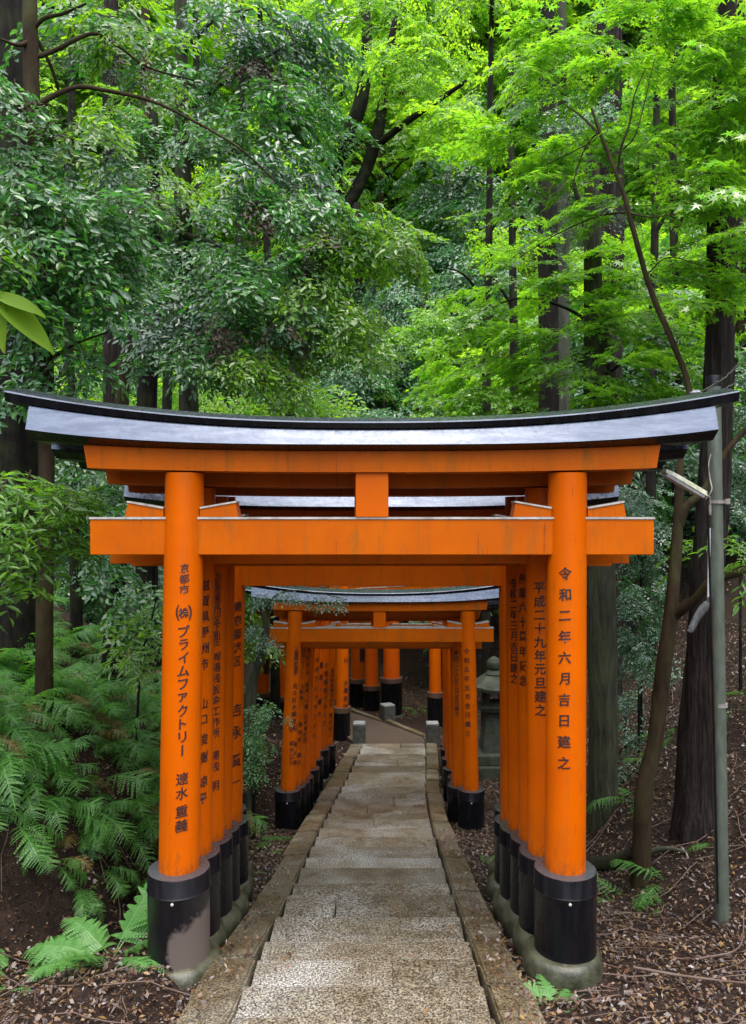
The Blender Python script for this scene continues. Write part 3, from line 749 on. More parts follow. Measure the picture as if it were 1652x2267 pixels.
    V, Fq = tube(P, np.interp(np.linspace(0, 1, len(P)), [0, .3, .8, 1], [.006, .026, .022, .004]), n=10, rough=.3, seed=4); V = V * [1, .4, 1] + [0, 2.94, 0]
    a.add(V, Fq); o4 = a.build('torn_sheet', [SHEET], smooth=True); tag(o4, 'grey torn sheet caught in a branch left of the pole', 'sheet')
pole()
# ------------------------------------------------------------------ foliage kit
def leaf_quads(kind):
    """unit leaf along +y, face up +z: (verts, quads)"""
    if kind == 'maple':
        tips = [(-.50, .10), (-.52, .55), (0, 1.0), (.52, .55), (.50, .10)]
        notch = [(-.10, .12), (-.17, .30), (-.13, .48), (.13, .48), (.17, .30), (.10, .12)]
        V = [(0, .22, 0)] + [(x, y, -.10 * (x * x + y * y)) for x, y in tips] + [(x, y, .02) for x, y in notch]
        Fq = [(0, 6 + i, 1 + i, 7 + i) for i in range(5)]
        return np.array(V), np.array(Fq)
    w, a, b = {'broad': (.21, .32, .66), 'long': (.13, .30, .65), 'small': (.26, .3, .65)}[kind]
    V = [(0, 0, 0), (-w, a, .05), (-w * .92, b, .045), (0, 1, -.07), (w * .92, b, .045), (w, a, .05), (0, .5, 0)]
    return np.array(V), np.array([(0, 6, 2, 1), (6, 3, 3, 2), (0, 5, 4, 6), (6, 4, 3, 3)])[[0, 2]].tolist() and (np.array(V), np.array([(0, 3, 2, 1), (0, 5, 4, 3)]))[1]
def leaf_tpl(kind):
    if kind == 'maple': return leaf_quads('maple')
    w, a, b = {'broad': (.21, .32, .66), 'long': (.125, .30, .65), 'small': (.27, .3, .65)}[kind]
    V = np.array([(0, 0, 0), (-w, a, .06), (-w * .9, b, .05), (0, 1, -.09), (w * .9, b, .05), (w, a, .06)])
    return V, np.array([(0, 3, 2, 1), (0, 5, 4, 3)])
def rot_frame(d, up, roll):
    """rows: x,y,z axes with y along d"""
    d = d / np.linalg.norm(d); x = np.cross(d, up); x /= np.linalg.norm(x) + 1e-9; z = np.cross(x, d)
    c, s = math.cos(roll), math.sin(roll)
    return np.stack([c * x + s * z, d, -s * x + c * z])
def make_spray(kind, g, side=5, per=6, leaf=.13, droop=.12, ang=50, tilt=.35):
    V, Fq, M, n = [], [], [], 0
    LV, LF = leaf_tpl(kind)
    def twig(p, q, w):
        nonlocal n
        d = q - p; x = np.cross(d, [0, 0, 1.]); x = x / (np.linalg.norm(x) + 1e-9) * w; z = np.array([0, 0, w])
        V.append(np.array([p - x, p + x, q + x * .5, q - x * .5, p - z, p + z, q + z * .5, q - z * .5])); Fq.append(np.array([(0, 1, 2, 3), (4, 5, 6, 7)]) + n); M.extend([1, 1]); n += 8
    def leafat(p, d, s):
        nonlocal n
        up = np.array([g.normal(0, tilt), g.normal(0, tilt), 1.])
        Rm = rot_frame(d, up, g.normal(0, tilt))
        V.append(p + (LV * s * g.uniform(.75, 1.2)) @ Rm); Fq.append(LF + n); M.extend([0] * len(LF)); n += len(LV)
    def axis(p, yaw, L, m, dr):
        pts = []
        for k in range(m + 1):
            t = k / m
            pts.append(p + np.array([math.sin(yaw) * L * t, math.cos(yaw) * L * t, -dr * L * t * t + .02 * g.normal()]))
        for a, b in zip(pts[::2], pts[2::2] if m % 2 == 0 else pts[2::2]): twig(a, b, .006)
        return pts
    main = axis(np.zeros(3), 0, 1.0, 8, droop)
    starts = [(main, 0.0, per + 2)]
    for k in range(side):
        t = .12 + .75 * k / side; i = min(int(t * 8), 7); sgn = 1 if k % 2 else -1
        yaw = sgn * R(ang + g.uniform(-12, 12))
        starts.append((axis(main[i] + (main[i + 1] - main[i]) * (t * 8 - i), yaw, (.62 - .38 * t) * g.uniform(.8, 1.15), 4, droop * 1.6), yaw, per))
    for pts, yaw, m in starts:
        P = np.array(pts); tt = np.linspace(.18, 1, m)
        for q, t in enumerate(tt):
            i = min(int(t * (len(P) - 1)), len(P) - 2); p = P[i] + (P[i + 1] - P[i]) * (t * (len(P) - 1) - i)
            sides = (0,) if q == m - 1 else ((-1, 1) if kind in ('maple', 'small') else ((1,) if q % 2 else (-1,)))
            for sd in sides:
                a = yaw + sd * R(g.uniform(38, 65)); leafat(p, np.array([math.sin(a), math.cos(a), g.uniform(-.45, .1)]), leaf)
    return np.concatenate(V), np.concatenate(Fq), np.array(M)
_g = np.random.default_rng(3)
SPR = {
    'broad': [make_spray('broad', _g, 5, 6, .165, .25, 52, .42) for _ in range(5)],
    'maple': [make_spray('maple', _g, 5, 4, .175, .10, 48, .26) for _ in range(5)],
    'long': [make_spray('long', _g, 4, 5, .26, .22, 42, .3) for _ in range(4)],
    'small': [make_spray('small', _g, 6, 6, .10, .15, 50, .4) for _ in range(4)],
    'needle': [make_spray('long', _g, 8, 9, .085, .45, 40, .6) for _ in range(3)],
}
class Crown:
    """collects sprays of leaves; material slots are leaf materials, slot of the twigs last"""
    def __init__(s, mats): s.mats = list(mats); s.acc = Acc()
    def spray(s, kind, p, yaw, pitch, roll, scale, slot=0):
        V, Fq, M = SPR[kind][int(rng.integers(len(SPR[kind])))]
        cy, sy = math.cos(yaw), math.sin(yaw); cp, sp = math.cos(pitch), math.sin(pitch); cr, sr = math.cos(roll), math.sin(roll)
        Rr = np.array([[cr, 0, sr], [0, 1, 0], [-sr, 0, cr]]); Rp = np.array([[1, 0, 0], [0, cp, -sp], [0, sp, cp]]); Ry = np.array([[cy, sy, 0], [-sy, cy, 0], [0, 0, 1]])
        s.acc.add(p + (V * scale) @ (Ry @ Rp @ Rr).T, Fq, np.where(M == 0, slot, len(s.mats)))
    def clump(s, kind, c, r, n, scale, slot=0, src=None, pitch=-.25, shell=.5, spread=.7):
        c = np.asarray(c, float); r = np.asarray(r, float)
        src = c if src is None else np.asarray(src, float)
        for _ in range(n):
            d = rng.standard_normal(3); d /= np.linalg.norm(d)
            p = c + d * r * rng.random() ** shell
            o = p - src; yaw = math.atan2(o[0], o[1]) + rng.normal(0, spread)
            s.spray(kind, p, yaw, pitch + rng.normal(0, .22), rng.normal(0, .3), scale * rng.uniform(.7, 1.25), slot)
    def build(s, parent, loc): return s.acc.build('crown', s.mats + [TWIG], parent, loc=loc)

def trunk_pts(base, top, k=10, wob=.0, seed=0):
    return np.linspace(base, top, k)
def tree(name, label, cat, trunk, radii, bark, limbs=(), clumps=(), mats=(L_EVER,), group=None, rough=.10, nseg=14, seed=1, flare=1.25, crown_extra=None):
    """trunk: world points low to high; limbs: (points, r0, r1); clumps: dicts of Crown.clump arguments"""
    P = spline(trunk, 7); rr = np.interp(np.linspace(0, 1, len(P)), np.linspace(0, 1, len(radii)), radii)
    zb = float(H(P[0][0], P[0][1])); loc = np.array([P[0][0], P[0][1], zb])
    h = P[:, 2] - zb; rr = rr * (1 + (flare - 1) * np.exp(-np.maximum(h, 0) / .22))
    root = empty(name, tuple(loc), label, cat, group)
    a = Acc(); a.tube(P - loc, rr, n=nseg, rough=rough, seed=seed)
    for k, (pts, r0, r1) in enumerate(limbs):
        Q = spline(pts, 6); a.tube(Q - loc, np.linspace(r0, r1, len(Q)), n=8, rough=rough, seed=seed + k + 1)
    a.build('trunk', [bark], root, True)
    if clumps or crown_extra:
        cr = Crown(mats)
        for c in clumps: cr.clump(**c)
        if crown_extra: crown_extra(cr)
        cr.build(root, loc)
    return root
def CL(u, v, d, ru, rv, n, kind='broad', scale=.42, slot=0, su=None, sv=None, rd=.45, **k):
    """one bough's worth of sprays round the bearing u,v at depth d; growing away from (su,sv)"""
    c = W(u, v, d); f = d / F_PX
    src = W(su if su is not None else u, sv if sv is not None else v - 40, d) + np.array([0, .35 if kind == 'maple' else .7, 0.])   # boughs reach for the light over the path
    k.setdefault('pitch', -.62 if kind in ('broad', 'small') else -.25)
    return dict(kind=kind, c=c, r=(ru * f, rd, rv * f), n=int(round(n * (1.0 if kind == 'maple' else 1.2))), scale=scale, slot=slot, src=src, **k)
def foot(u, d, sink=.15):
    x = (u - U0) * d / F_PX; return np.array([x, d, float(H(x, d)) - sink])
def limb(pts, d0, d1, r0, r1):
    ds = np.linspace(d0, d1, len(pts)); return ([W(u, v, d) for (u, v), d in zip(pts, ds)], r0, r1)

# ------------------------------------------------------------------ left side trees
EV = (L_EVER, L_YOUNG, L_DEEP, L_DEAD)
d = 6.4
tree('cedar_tree', 'huge black cedar trunk at the far left behind the evergreen boughs', 'tree', [foot(28, d), W(28, 1250, d), W(26, 700, d), W(22, 200, d), W(18, -1100, d)], [.205, .19, .18, .17, .15], BARK_DARK, rough=.12, nseg=22, seed=3,
     clumps=[dict(kind='needle', c=W(-60, -1100, d), r=(1.2, 1.2, .9), n=14, scale=.9, pitch=-.5)], mats=(L_NEEDLE,))
d = 5.6
tree('evergreen_tree', 'slender grey evergreen with arching side branches beside the black cedar at left', 'tree', [foot(98, d), W(100, 1300, d), W(103, 950, d), W(93, 560, d), W(72, 240, d), W(66, 0, d), W(60, -420, d)], [.062, .058, .055, .055, .055, .05, .03], BARK_BROWN,
     limbs=[limb([(77, 127), (120, 112), (177, 83), (217, 76), (267, 106), (330, 150), (430, 178)], 5.6, 5.9, .020, .006),
            limb([(82, 232), (133, 205), (177, 192), (233, 200), (333, 223), (427, 267), (533, 330), (610, 400)], 5.6, 6.0, .022, .006),
            limb([(76, 62), (100, 40), (140, 30), (190, 8)], 5.6, 5.5, .018, .008), limb([(70, 90), (40, 100), (0, 86)], 5.6, 5.4, .02, .008),
            limb([(72, 70), (110, 140), (132, 205)], 5.9, 6.1, .016, .012), limb([(100, 640), (150, 590), (190, 570)], 5.6, 5.7, .016, .008),
            limb([(104, 560), (150, 520), (235, 480)], 5.6, 6.0, .018, .01), limb([(104, 890), (130, 920), (170, 1040)], 5.6, 5.5, .014, .006),
            limb([(104, 800), (170, 760), (240, 735)], 5.6, 5.8, .014, .006)],
     clumps=[CL(230, 40, 6.0, 130, 50, 9, slot=1), CL(180, 60, 6.2, 130, 60, 8, slot=0), CL(330, 130, 6.2, 110, 60, 8, slot=1, scale=.36), CL(350, 110, 6.4, 110, 60, 9, slot=0, scale=.36), CL(180, 300, 5.8, 110, 45, 9, slot=1, scale=.36), CL(200, 330, 5.9, 110, 40, 9, slot=2, scale=.36), CL(70, 330, 5.5, 80, 50, 14), CL(330, 400, 6.2, 80, 40, 12, slot=1, scale=.34),
             CL(90, 430, 5.4, 100, 60, 24, su=0), CL(180, 470, 5.7, 110, 70, 26, su=60), CL(60, 560, 5.3, 80, 60, 16), CL(190, 600, 5.7, 90, 60, 20), CL(110, 720, 5.5, 80, 60, 8),
             CL(200, 790, 5.8, 80, 50, 7), CL(80, 640, 5.4, 60, 40, 8), CL(60, 830, 5.4, 60, 50, 8), CL(250, 545, 6., 70, 50, 14), CL(20, 200, 5.4, 50, 60, 8), CL(15, 500, 5.2, 50, 80, 8, slot=1)], mats=EV)
d = 7.2
tree('evergreen_tree', 'glossy evergreen with a long drooping bough reaching over the middle', 'tree', [foot(418, 9.0), W(420, 1000, 9.0), W(415, 760, 8.9), W(405, 400, 8.6), W(400, 0, 8.4), W(395, -400, 8.4)], [.125, .115, .10, .085, .07, .05], BARK_GREY, flare=1.6,
     limbs=[limb([(410, 350), (520, 330), (640, 400), (760, 470), (860, 520), (930, 560)], 8.6, 7.0, .045, .008), limb([(412, 520), (520, 560), (640, 640), (740, 720), (800, 800)], 8.6, 7.0, .035, .006),
            limb([(440, 640), (480, 610), (512, 578)], 8.6, 8.2, .03, .026), limb([(405, 250), (500, 180), (620, 110)], 8.5, 8.0, .035, .01), limb([(400, 120), (480, 40), (560, 20)], 8.4, 8.0, .03, .01),
            limb([(440, 700), (560, 720), (620, 800)], 8.6, 7.0, .02, .006)],
     clumps=[CL(520, 60, 8.2, 140, 70, 34, slot=2, su=420, scale=.5), CL(650, 80, 8.4, 110, 80, 30, slot=2, su=450, scale=.5), CL(600, 200, 8, 120, 70, 30, slot=0, su=430, scale=.48), CL(690, 230, 8.2, 80, 60, 16, su=500),
             CL(500, 290, 7.8, 120, 70, 30, slot=0, su=400), CL(620, 350, 7.6, 110, 60, 26, slot=2, su=450), CL(560, 430, 7.4, 120, 60, 30, su=430), CL(690, 470, 7.2, 100, 50, 28, slot=0, su=500, sv=380),
             CL(790, 490, 7.1, 90, 38, 26, slot=1, su=600, sv=420, scale=.38), CL(880, 540, 7.0, 70, 36, 22, slot=1, su=700, sv=470, scale=.36), CL(720, 520, 7.2, 90, 40, 20, slot=1, su=560, sv=430), CL(640, 560, 7.1, 80, 50, 16, slot=0, su=500, sv=460),
             CL(560, 620, 7.2, 90, 50, 22, su=440, sv=540), CL(660, 690, 7.1, 70, 45, 16, slot=2, su=520, sv=580), CL(770, 700, 7.0, 75, 60, 24, slot=1, su=640, sv=600, scale=.36), CL(800, 760, 7.0, 45, 40, 12, slot=1, su=700, sv=650, scale=.34), CL(700, 620, 7.1, 60, 40, 12, slot=1, su=600, sv=540),
             CL(480, 560, 7.4, 90, 50, 20, su=420), CL(460, 180, 8.2, 80, 60, 16),
             CL(300, 130, 7.4, 25, 40, 5, slot=3, scale=.3), CL(550, 140, 7.6, 40, 30, 5, slot=3, scale=.3), CL(570, 480, 6.9, 30, 25, 4, slot=3, scale=.28), CL(690, 560, 6.9, 40, 30, 5, slot=3, scale=.28), CL(500, 720, 6.8, 40, 25, 5, slot=3, scale=.28), CL(640, 730, 6.8, 30, 25, 4, slot=3, scale=.25), CL(150, 290, 5.5, 8, 30, 4, slot=3, scale=.2), CL(330, 450, 6.6, 50, 20, 5, slot=3, scale=.26)], mats=EV)
tree('evergreen_tree', 'leaning light brown trunk left of centre behind the nearest torii', 'tree', [foot(262, 10), W(270, 900, 10), W(292, 750, 10), W(310, 560, 10), W(322, 300, 10), W(320, -100, 10)], [.085, .085, .08, .075, .06, .04], BARK_BROWN,
     clumps=[CL(330, 300, 9.4, 140, 60, 30, slot=0), CL(300, 420, 9, 120, 60, 26, slot=2), CL(400, 470, 8.6, 90, 50, 20), CL(270, 230, 9.6, 110, 50, 16, slot=1), CL(360, 560, 8.4, 90, 50, 22), CL(230, 420, 9.2, 80, 60, 16)], mats=EV)
tree('evergreen_tree', 'pair of dark leaning stems just right of the light brown trunk', 'tree', [foot(318, 9.4), W(322, 900, 9.4), W(338, 770, 9.4), W(345, 560, 9.4), W(340, 250, 9.4)], [.10, .095, .085, .075, .05], BARK_DARK,
     limbs=[([foot(340, 9.5), W(338, 880, 9.5), W(362, 740, 9.4), W(390, 560, 9.2)], .07, .04), limb([(370, 750), (420, 740), (500, 760), (560, 800)], 9.2, 7.4, .03, .006)],
     clumps=[CL(300, 660, 8.2, 110, 50, 14), CL(400, 690, 7.6, 110, 50, 28, slot=2), CL(480, 770, 7.2, 100, 45, 24, slot=0, su=400, sv=680), CL(560, 800, 7.0, 75, 40, 22, slot=1, su=440, sv=690, scale=.36), CL(620, 840, 6.9, 50, 30, 12, slot=1, su=500, sv=740, scale=.34),
             CL(520, 700, 7.3, 80, 50, 18, slot=0), CL(330, 760, 7.8, 90, 30, 7), CL(640, 770, 7.2, 60, 40, 10, slot=1, su=560, sv=700, scale=.34), CL(430, 620, 7.8, 90, 40, 18)], mats=EV)
tree('cedar_tree', 'straight dark trunk between the slender grey evergreen and the light brown trunk', 'tree', [foot(250, 11.5), W(250, 900, 11.5), W(248, 560, 11.5), W(246, 100, 11.5), W(246, -500, 11.5)], [.14, .13, .125, .11, .09], BARK_CEDAR, rough=.14, nseg=18,
     clumps=[CL(240, 120, 11.2, 150, 120, 30, kind='needle', scale=.8)], mats=(L_NEEDLE,))
tree('evergreen_tree', 'thin dark trunk standing in the greenery left of the beam ends of the nearest torii', 'tree', [foot(178, 9.0), W(172, 1420, 9.0), W(165, 1200, 9.0), W(160, 1050, 9.0), W(158, 800, 9.0)], [.075, .068, .06, .055, .04], BARK_DARK,
     clumps=[CL(160, 1020, 8.6, 60, 40, 10), CL(230, 1050, 8.4, 60, 50, 12, slot=0), CL(130, 940, 8.4, 60, 40, 10)], mats=EV)
tree('evergreen_tree', 'short forked evergreen under the left eave of the nearest torii', 'tree', [foot(245, 7.6), W(252, 1400, 7.6), W(268, 1230, 7.6), W(262, 1130, 7.6), W(240, 1060, 7.6), W(205, 1010, 7.6)], [.10, .09, .065, .04, .025, .012], BARK_DARK,
     limbs=[limb([(266, 1180), (275, 1100), (276, 1040)], 7.6, 7.7, .03, .01)],
     clumps=[CL(240, 1020, 7.4, 60, 30, 12), CL(290, 1100, 7.4, 40, 40, 10), CL(300, 1290, 7.0, 50, 30, 7), CL(280, 1340, 6.8, 40, 25, 4, slot=1), CL(330, 1330, 7, 30, 40, 5), CL(230, 1230, 7.6, 40, 60, 8)], mats=EV)
# long leaved sapling at the left edge
tree('shrub', 'long leaved sapling leaning in from the left edge above the ferns', 'shrub', [foot(-40, 5.0), W(-20, 1300, 4.9), W(20, 1150, 4.8), W(70, 1040, 4.8)], [.022, .018, .012, .006], BARK_BROWN,
     limbs=[limb([(0, 1200), (80, 1150), (160, 1130)], 4.8, 4.9, .010, .004), limb([(-10, 1260), (70, 1240), (130, 1230)], 4.8, 4.8, .01, .004)],
     clumps=[CL(50, 1050, 4.8, 60, 40, 9, kind='long', scale=.36, su=-40, sv=1100), CL(120, 1110, 4.9, 50, 40, 9, kind='long', scale=.36, su=0, sv=1160), CL(50, 1170, 4.7, 50, 40, 9, kind='long', scale=.36, su=-40, sv=1200), CL(100, 1220, 4.8, 50, 30, 6, kind='long', scale=.34, su=0, sv=1240), CL(30, 1270, 4.6, 40, 30, 5, kind='long', scale=.34, su=-30),
             CL(180, 1090, 5.1, 30, 30, 5, kind='long', scale=.3, su=60)], mats=(L_LONG,))
tree('shrub', 'small leafy sapling among the ferns behind the left pillar of the nearest torii', 'shrub', [foot(300, 6.2), W(310, 1480, 6.2), W(330, 1400, 6.2), W(345, 1330, 6.2)], [.012, .01, .008, .004], BARK_DARK,
     clumps=[CL(320, 1420, 6.2, 40, 30, 4, kind='long', scale=.3), CL(290, 1450, 6.0, 30, 25, 3, kind='long', scale=.28), CL(335, 1350, 6.3, 20, 30, 3, kind='long', scale=.28)], mats=(L_LONG,))
# glossy shrub and leaning tree between the two rows, twig across the lower lintel
tree('evergreen_tree', 'small mossy evergreen leaning right between the two rows, twig over the lower lintel', 'tree', [foot(545, 8.3), W(556, 1540, 8.3), W(574, 1460, 8.3), W(590, 1390, 8.3), W(575, 1340, 8.3)], [.065, .06, .052, .04, .02], BARK_GREY,
     limbs=[limb([(588, 1395), (600, 1330), (640, 1308), (700, 1312), (770, 1328)], 8.3, 8.2, .012, .003), limb([(590, 1400), (610, 1430), (628, 1470)], 8.3, 8.2, .008, .003)],
     clumps=[CL(580, 1312, 8.25, 20, 8, 4, scale=.22, rd=.1, su=540), CL(640, 1310, 8.2, 40, 4, 4, scale=.2, rd=.06, su=560, spread=.3), CL(715, 1316, 8.15, 40, 3, 4, scale=.18, rd=.05, su=600, spread=.3), CL(590, 1405, 8.2, 18, 25, 4, scale=.2, rd=.1, su=560), CL(565, 1370, 8.25, 15, 30, 4, scale=.22, rd=.12)], mats=(L_DEEP,))
tree('shrub', 'glossy evergreen bush beside the left pillar of the lower row', 'shrub', [foot(560, 7.9), W(565, 1720, 7.9), W(575, 1640, 7.9), W(580, 1580, 7.9)], [.02, .018, .012, .006], BARK_DARK,
     clumps=[CL(580, 1555, 7.9, 35, 18, 8, scale=.20, rd=.2), CL(565, 1610, 7.8, 28, 25, 9, scale=.2, rd=.2), CL(575, 1645, 7.8, 22, 20, 6, scale=.2, rd=.2), CL(560, 1690, 7.7, 25, 25, 7, scale=.2, rd=.2), CL(625, 1580, 7.9, 12, 8, 1, scale=.16, rd=.1)], mats=(L_EVER,))

# ------------------------------------------------------------------ right side trees
MP = (L_MAPLE, L_DEEP)
def M_(u, v, d, ru, rv, n, su=None, sv=None, slot=0, scale=.40): return CL(u, v, d, ru, rv, n, kind='maple', scale=scale, slot=slot, su=su, sv=sv, rd=.5, pitch=-.22)
tree('maple_tree', 'bright green maple on a thin dark curving stem right of the nearest torii', 'tree',
     [foot(1418, 5.7), W(1424, 1770, 5.7), W(1450, 1640, 5.7), W(1467, 1500, 5.7), W(1488, 1330, 5.7), W(1503, 1130, 5.7), W(1508, 1000, 5.7), W(1526, 870, 5.7), W(1490, 760, 5.7), W(1440, 640, 5.7), W(1400, 500, 5.6), W(1378, 420, 5.6), W(1335, 310, 5.6), W(1310, 240, 5.6)],
     [.064, .062, .058, .055, .05, .034, .026, .022, .021, .020, .018, .016, .013, .009], BARK_BROWN,
     limbs=[limb([(1490, 1365), (1535, 1330), (1580, 1285), (1660, 1262)], 5.7, 5.3, .040, .026), limb([(1503, 1160), (1520, 1120), (1560, 1085), (1600, 1010), (1660, 940)], 5.7, 5.6, .040, .018),
            limb([(1367, 385), (1375, 330), (1395, 270), (1405, 210), (1430, 150)], 5.6, 5.4, .011, .004), limb([(1380, 330), (1410, 290), (1450, 130)], 5.5, 5.3, .007, .003),
            limb([(1325, 295), (1290, 260), (1250, 230)], 5.6, 5.8, .009, .004), limb([(1325, 290), (1290, 340), (1250, 470)], 5.6, 5.9, .006, .003), limb([(1330, 300), (1300, 320), (1200, 370)], 5.6, 6.0, .006, .003),
            limb([(1384, 470), (1320, 480), (1230, 520), (1150, 570)], 5.6, 6.2, .008, .003), limb([(1384, 470), (1450, 480), (1550, 460)], 5.6, 5.4, .007, .003), limb([(1430, 610), (1480, 570), (1560, 590)], 5.7, 5.5, .006, .003)],
     clumps=[M_(1240, 60, 6.6, 140, 50, 18, 1330, 200), M_(1430, 40, 6.0, 150, 50, 22, 1400, 150), M_(1570, 110, 5.6, 90, 50, 16, 1430, 160), M_(1210, 190, 6.6, 130, 45, 18, 1310, 250), M_(1400, 190, 6.0, 110, 40, 14, 1390, 260),
             M_(1560, 230, 5.6, 90, 45, 14, 1430, 250), M_(1150, 320, 6.8, 100, 45, 18, 1280, 330), M_(1290, 340, 6.2, 100, 35, 15, 1350, 330), M_(1470, 330, 5.9, 110, 35, 15, 1390, 330), M_(1180, 430, 6.7, 110, 40, 18, 1300, 430),
             M_(1360, 450, 6.0, 90, 28, 12, 1380, 440), M_(1500, 420, 5.7, 90, 30, 12, 1400, 440), M_(1600, 460, 5.4, 70, 40, 12, 1450, 460), M_(1590, 560, 5.4, 70, 40, 12, 1450, 560), M_(1460, 590, 6., 60, 22, 6, 1430, 600),
             M_(1540, 680, 5.9, 60, 25, 6, 1470, 700), M_(1590, 330, 5.5, 60, 30, 7, 1450, 340), M_(1630, 190, 5.3, 50, 60, 9, 1500, 200), M_(1330, 120, 6.3, 100, 40, 12)], mats=MP)
tree('maple_tree', 'wide layered maple filling the space behind the right half of the nearest lintel', 'tree',
     [foot(1345, 7.9), W(1348, 1100, 7.9), W(1360, 900, 7.9), W(1335, 700, 7.9), W(1300, 520, 7.8), W(1250, 330, 7.8)], [.06, .055, .05, .042, .03, .015], BARK_DARK,
     limbs=[limb([(1350, 760), (1270, 690), (1160, 660), (1060, 690)], 7.8, 7.4, .022, .006), limb([(1352, 830), (1280, 800), (1150, 850)], 7.8, 7.2, .02, .006), limb([(1355, 820), (1430, 760), (1520, 720)], 7.8, 7.0, .02, .006)],
     clumps=[M_(1250, 620, 7.4, 150, 45, 26, 1340, 640), M_(1400, 640, 7.2, 110, 40, 18, 1340, 660), M_(1300, 720, 7.1, 170, 45, 30, 1345, 720), M_(1470, 730, 6.9, 110, 45, 20, 1360, 750), M_(1200, 810, 7.3, 130, 40, 24, 1340, 800),
             M_(1420, 820, 6.8, 140, 50, 28, 1350, 820), M_(1320, 880, 6.9, 130, 35, 22, 1350, 860), M_(1130, 880, 7.4, 110, 35, 18, 1330, 850), M_(1480, 880, 6.8, 90, 35, 14, 1370, 860), M_(1080, 690, 7.8, 100, 60, 20, 1300, 660), M_(1150, 560, 7.9, 90, 45, 14, 1290, 560), M_(1040, 790, 8.2, 80, 50, 12, 1250, 760),
             M_(1330, 560, 7.6, 70, 30, 9, 1310, 560)], mats=MP)
d = 6.0
tree('cedar_tree', 'massive dark cedar with a flared foot right behind the green grey pole', 'tree', [foot(1536, d), W(1545, 1650, d), W(1562, 1350, d), W(1583, 1000, d), W(1598, 600, d), W(1610, 250, d), W(1630, -900, d)], [.135, .13, .12, .108, .108, .105, .09], BARK_CEDAR, rough=.16, nseg=26, flare=1.35, seed=8,
     clumps=[CL(1600, -900, 6, 200, 160, 10, kind='needle', scale=.8)], mats=(L_NEEDLE,))
d = 7.2
tree('broadleaf_tree', 'straight moss grey trunk immediately right of the nearest right pillar', 'tree', [foot(1335, d), W(1334, 1500, d), W(1330, 1200, d), W(1322, 1000, d), W(1316, 800, d), W(1310, 300, d)], [.135, .13, .122, .115, .10, .06], BARK_GREY, rough=.08, nseg=22, flare=1.1,
     clumps=[CL(1300, 250, 8, 120, 60, 16, kind='small'), CL(1370, 1090, 7.6, 60, 25, 8, kind='small', scale=.3, slot=1)], mats=(L_EVER, L_DEEP))
d = 9.6
tree('cedar_tree', 'dark straight cedar behind the maple, right of the middle', 'tree', [foot(1216, d), W(1215, 900, d), W(1214, 600, d), W(1212, 300, d), W(1208, -500, d)], [.13, .125, .12, .11, .09], BARK_DARK, rough=.12, nseg=20, seed=5,
     clumps=[CL(1205, -500, 9.6, 200, 160, 14, kind='needle', scale=.9), CL(1240, 480, 9.4, 40, 60, 10, kind='needle', scale=.5)], mats=(L_NEEDLE,))
tree('broadleaf_tree', 'pale smooth trunk pressed close behind the dark straight cedar', 'tree', [foot(1246, 10.5), W(1246, 900, 10.5), W(1246, 500, 10.5), W(1245, 200, 10.5), W(1243, -100, 10.5)], [.095, .09, .085, .075, .05], BARK_PALE, rough=.06, nseg=18,
     clumps=[CL(1240, 120, 10.5, 130, 90, 24, kind='small', scale=.6)], mats=(L_FAR,))
tree('cedar_tree', 'thick grey barked cedar showing between maple layers, left of the big dark one', 'tree', [foot(1345, 11), W(1345, 1000, 11), W(1347, 700, 11), W(1350, 500, 11), W(1350, 200, 11), W(1350, -600, 11)], [.21, .20, .19, .185, .17, .15], BARK_CEDAR, rough=.14, nseg=24, seed=12,
     clumps=[CL(1340, -600, 11, 200, 180, 16, kind='needle', scale=1.), CL(1300, 470, 10.4, 50, 40, 8, kind='needle', scale=.6), CL(1440, 700, 9.5, 70, 40, 12, kind='needle', scale=.6)], mats=(L_NEEDLE,))
# low shrubs on the right hand slope
def slope_shrub(label, spots, d, mats=(L_DEEP,), kind='small', scale=.30, n=12):
    u, v = spots[0]
    tree('shrub', label, 'shrub', [foot(u, d, .05), W(u, v + 30, d), W(u + 8, v - 20, d)], [.014, .012, .006], BARK_DARK,
         clumps=[CL(a, b, d - .1, 34, 34, n, kind=kind, scale=scale, rd=.3, spread=1.5) for a, b in spots[1:] or spots], mats=mats, group=None)
slope_shrub('small leaved bush filling the gap under the right end of the nearest lintel', [(1420, 1250), (1400, 1080), (1440, 1110), (1400, 1140), (1450, 1180), (1420, 1230), (1455, 1270)], 8.8, n=10)
slope_shrub('small leaved bush left of the curving maple stem at beam height and below', [(1415, 1420), (1400, 1300), (1430, 1350), (1400, 1400), (1440, 1430), (1405, 1460)], 8.2, n=9)
slope_shrub('small leaved bush by the right edge, behind the pole', [(1640, 1250), (1630, 1010), (1645, 1060), (1620, 1120), (1640, 900), (1630, 830)], 7.6, n=9)
slope_shrub('low sprig on the litter slope left of the massive cedar foot', [(1450, 1680), (1440, 1660), (1400, 1690)], 8.0, n=5)
slope_shrub('low sprig on the litter slope right of the pole', [(1625, 1600), (1622, 1590), (1645, 1640)], 7.4, n=4, mats=(L_EVER,))
slope_shrub('low sprig on the litter slope beside the moss grey trunk', [(1385, 1560), (1378, 1540), (1390, 1590)], 9.0, n=5)
slope_shrub('yellow green maple seedling hanging by the white board', [(1530, 1230), (1530, 1170), (1525, 1220)], 6.6, mats=(L_MAPLE,), kind='maple', scale=.26, n=4)
slope_shrub('broad leaf sprig at the right edge beside the lintel height of the pole', [(1660, 1190), (1640, 1190), (1640, 1230)], 5.4, mats=(L_LONG,), kind='long', scale=.26, n=3)
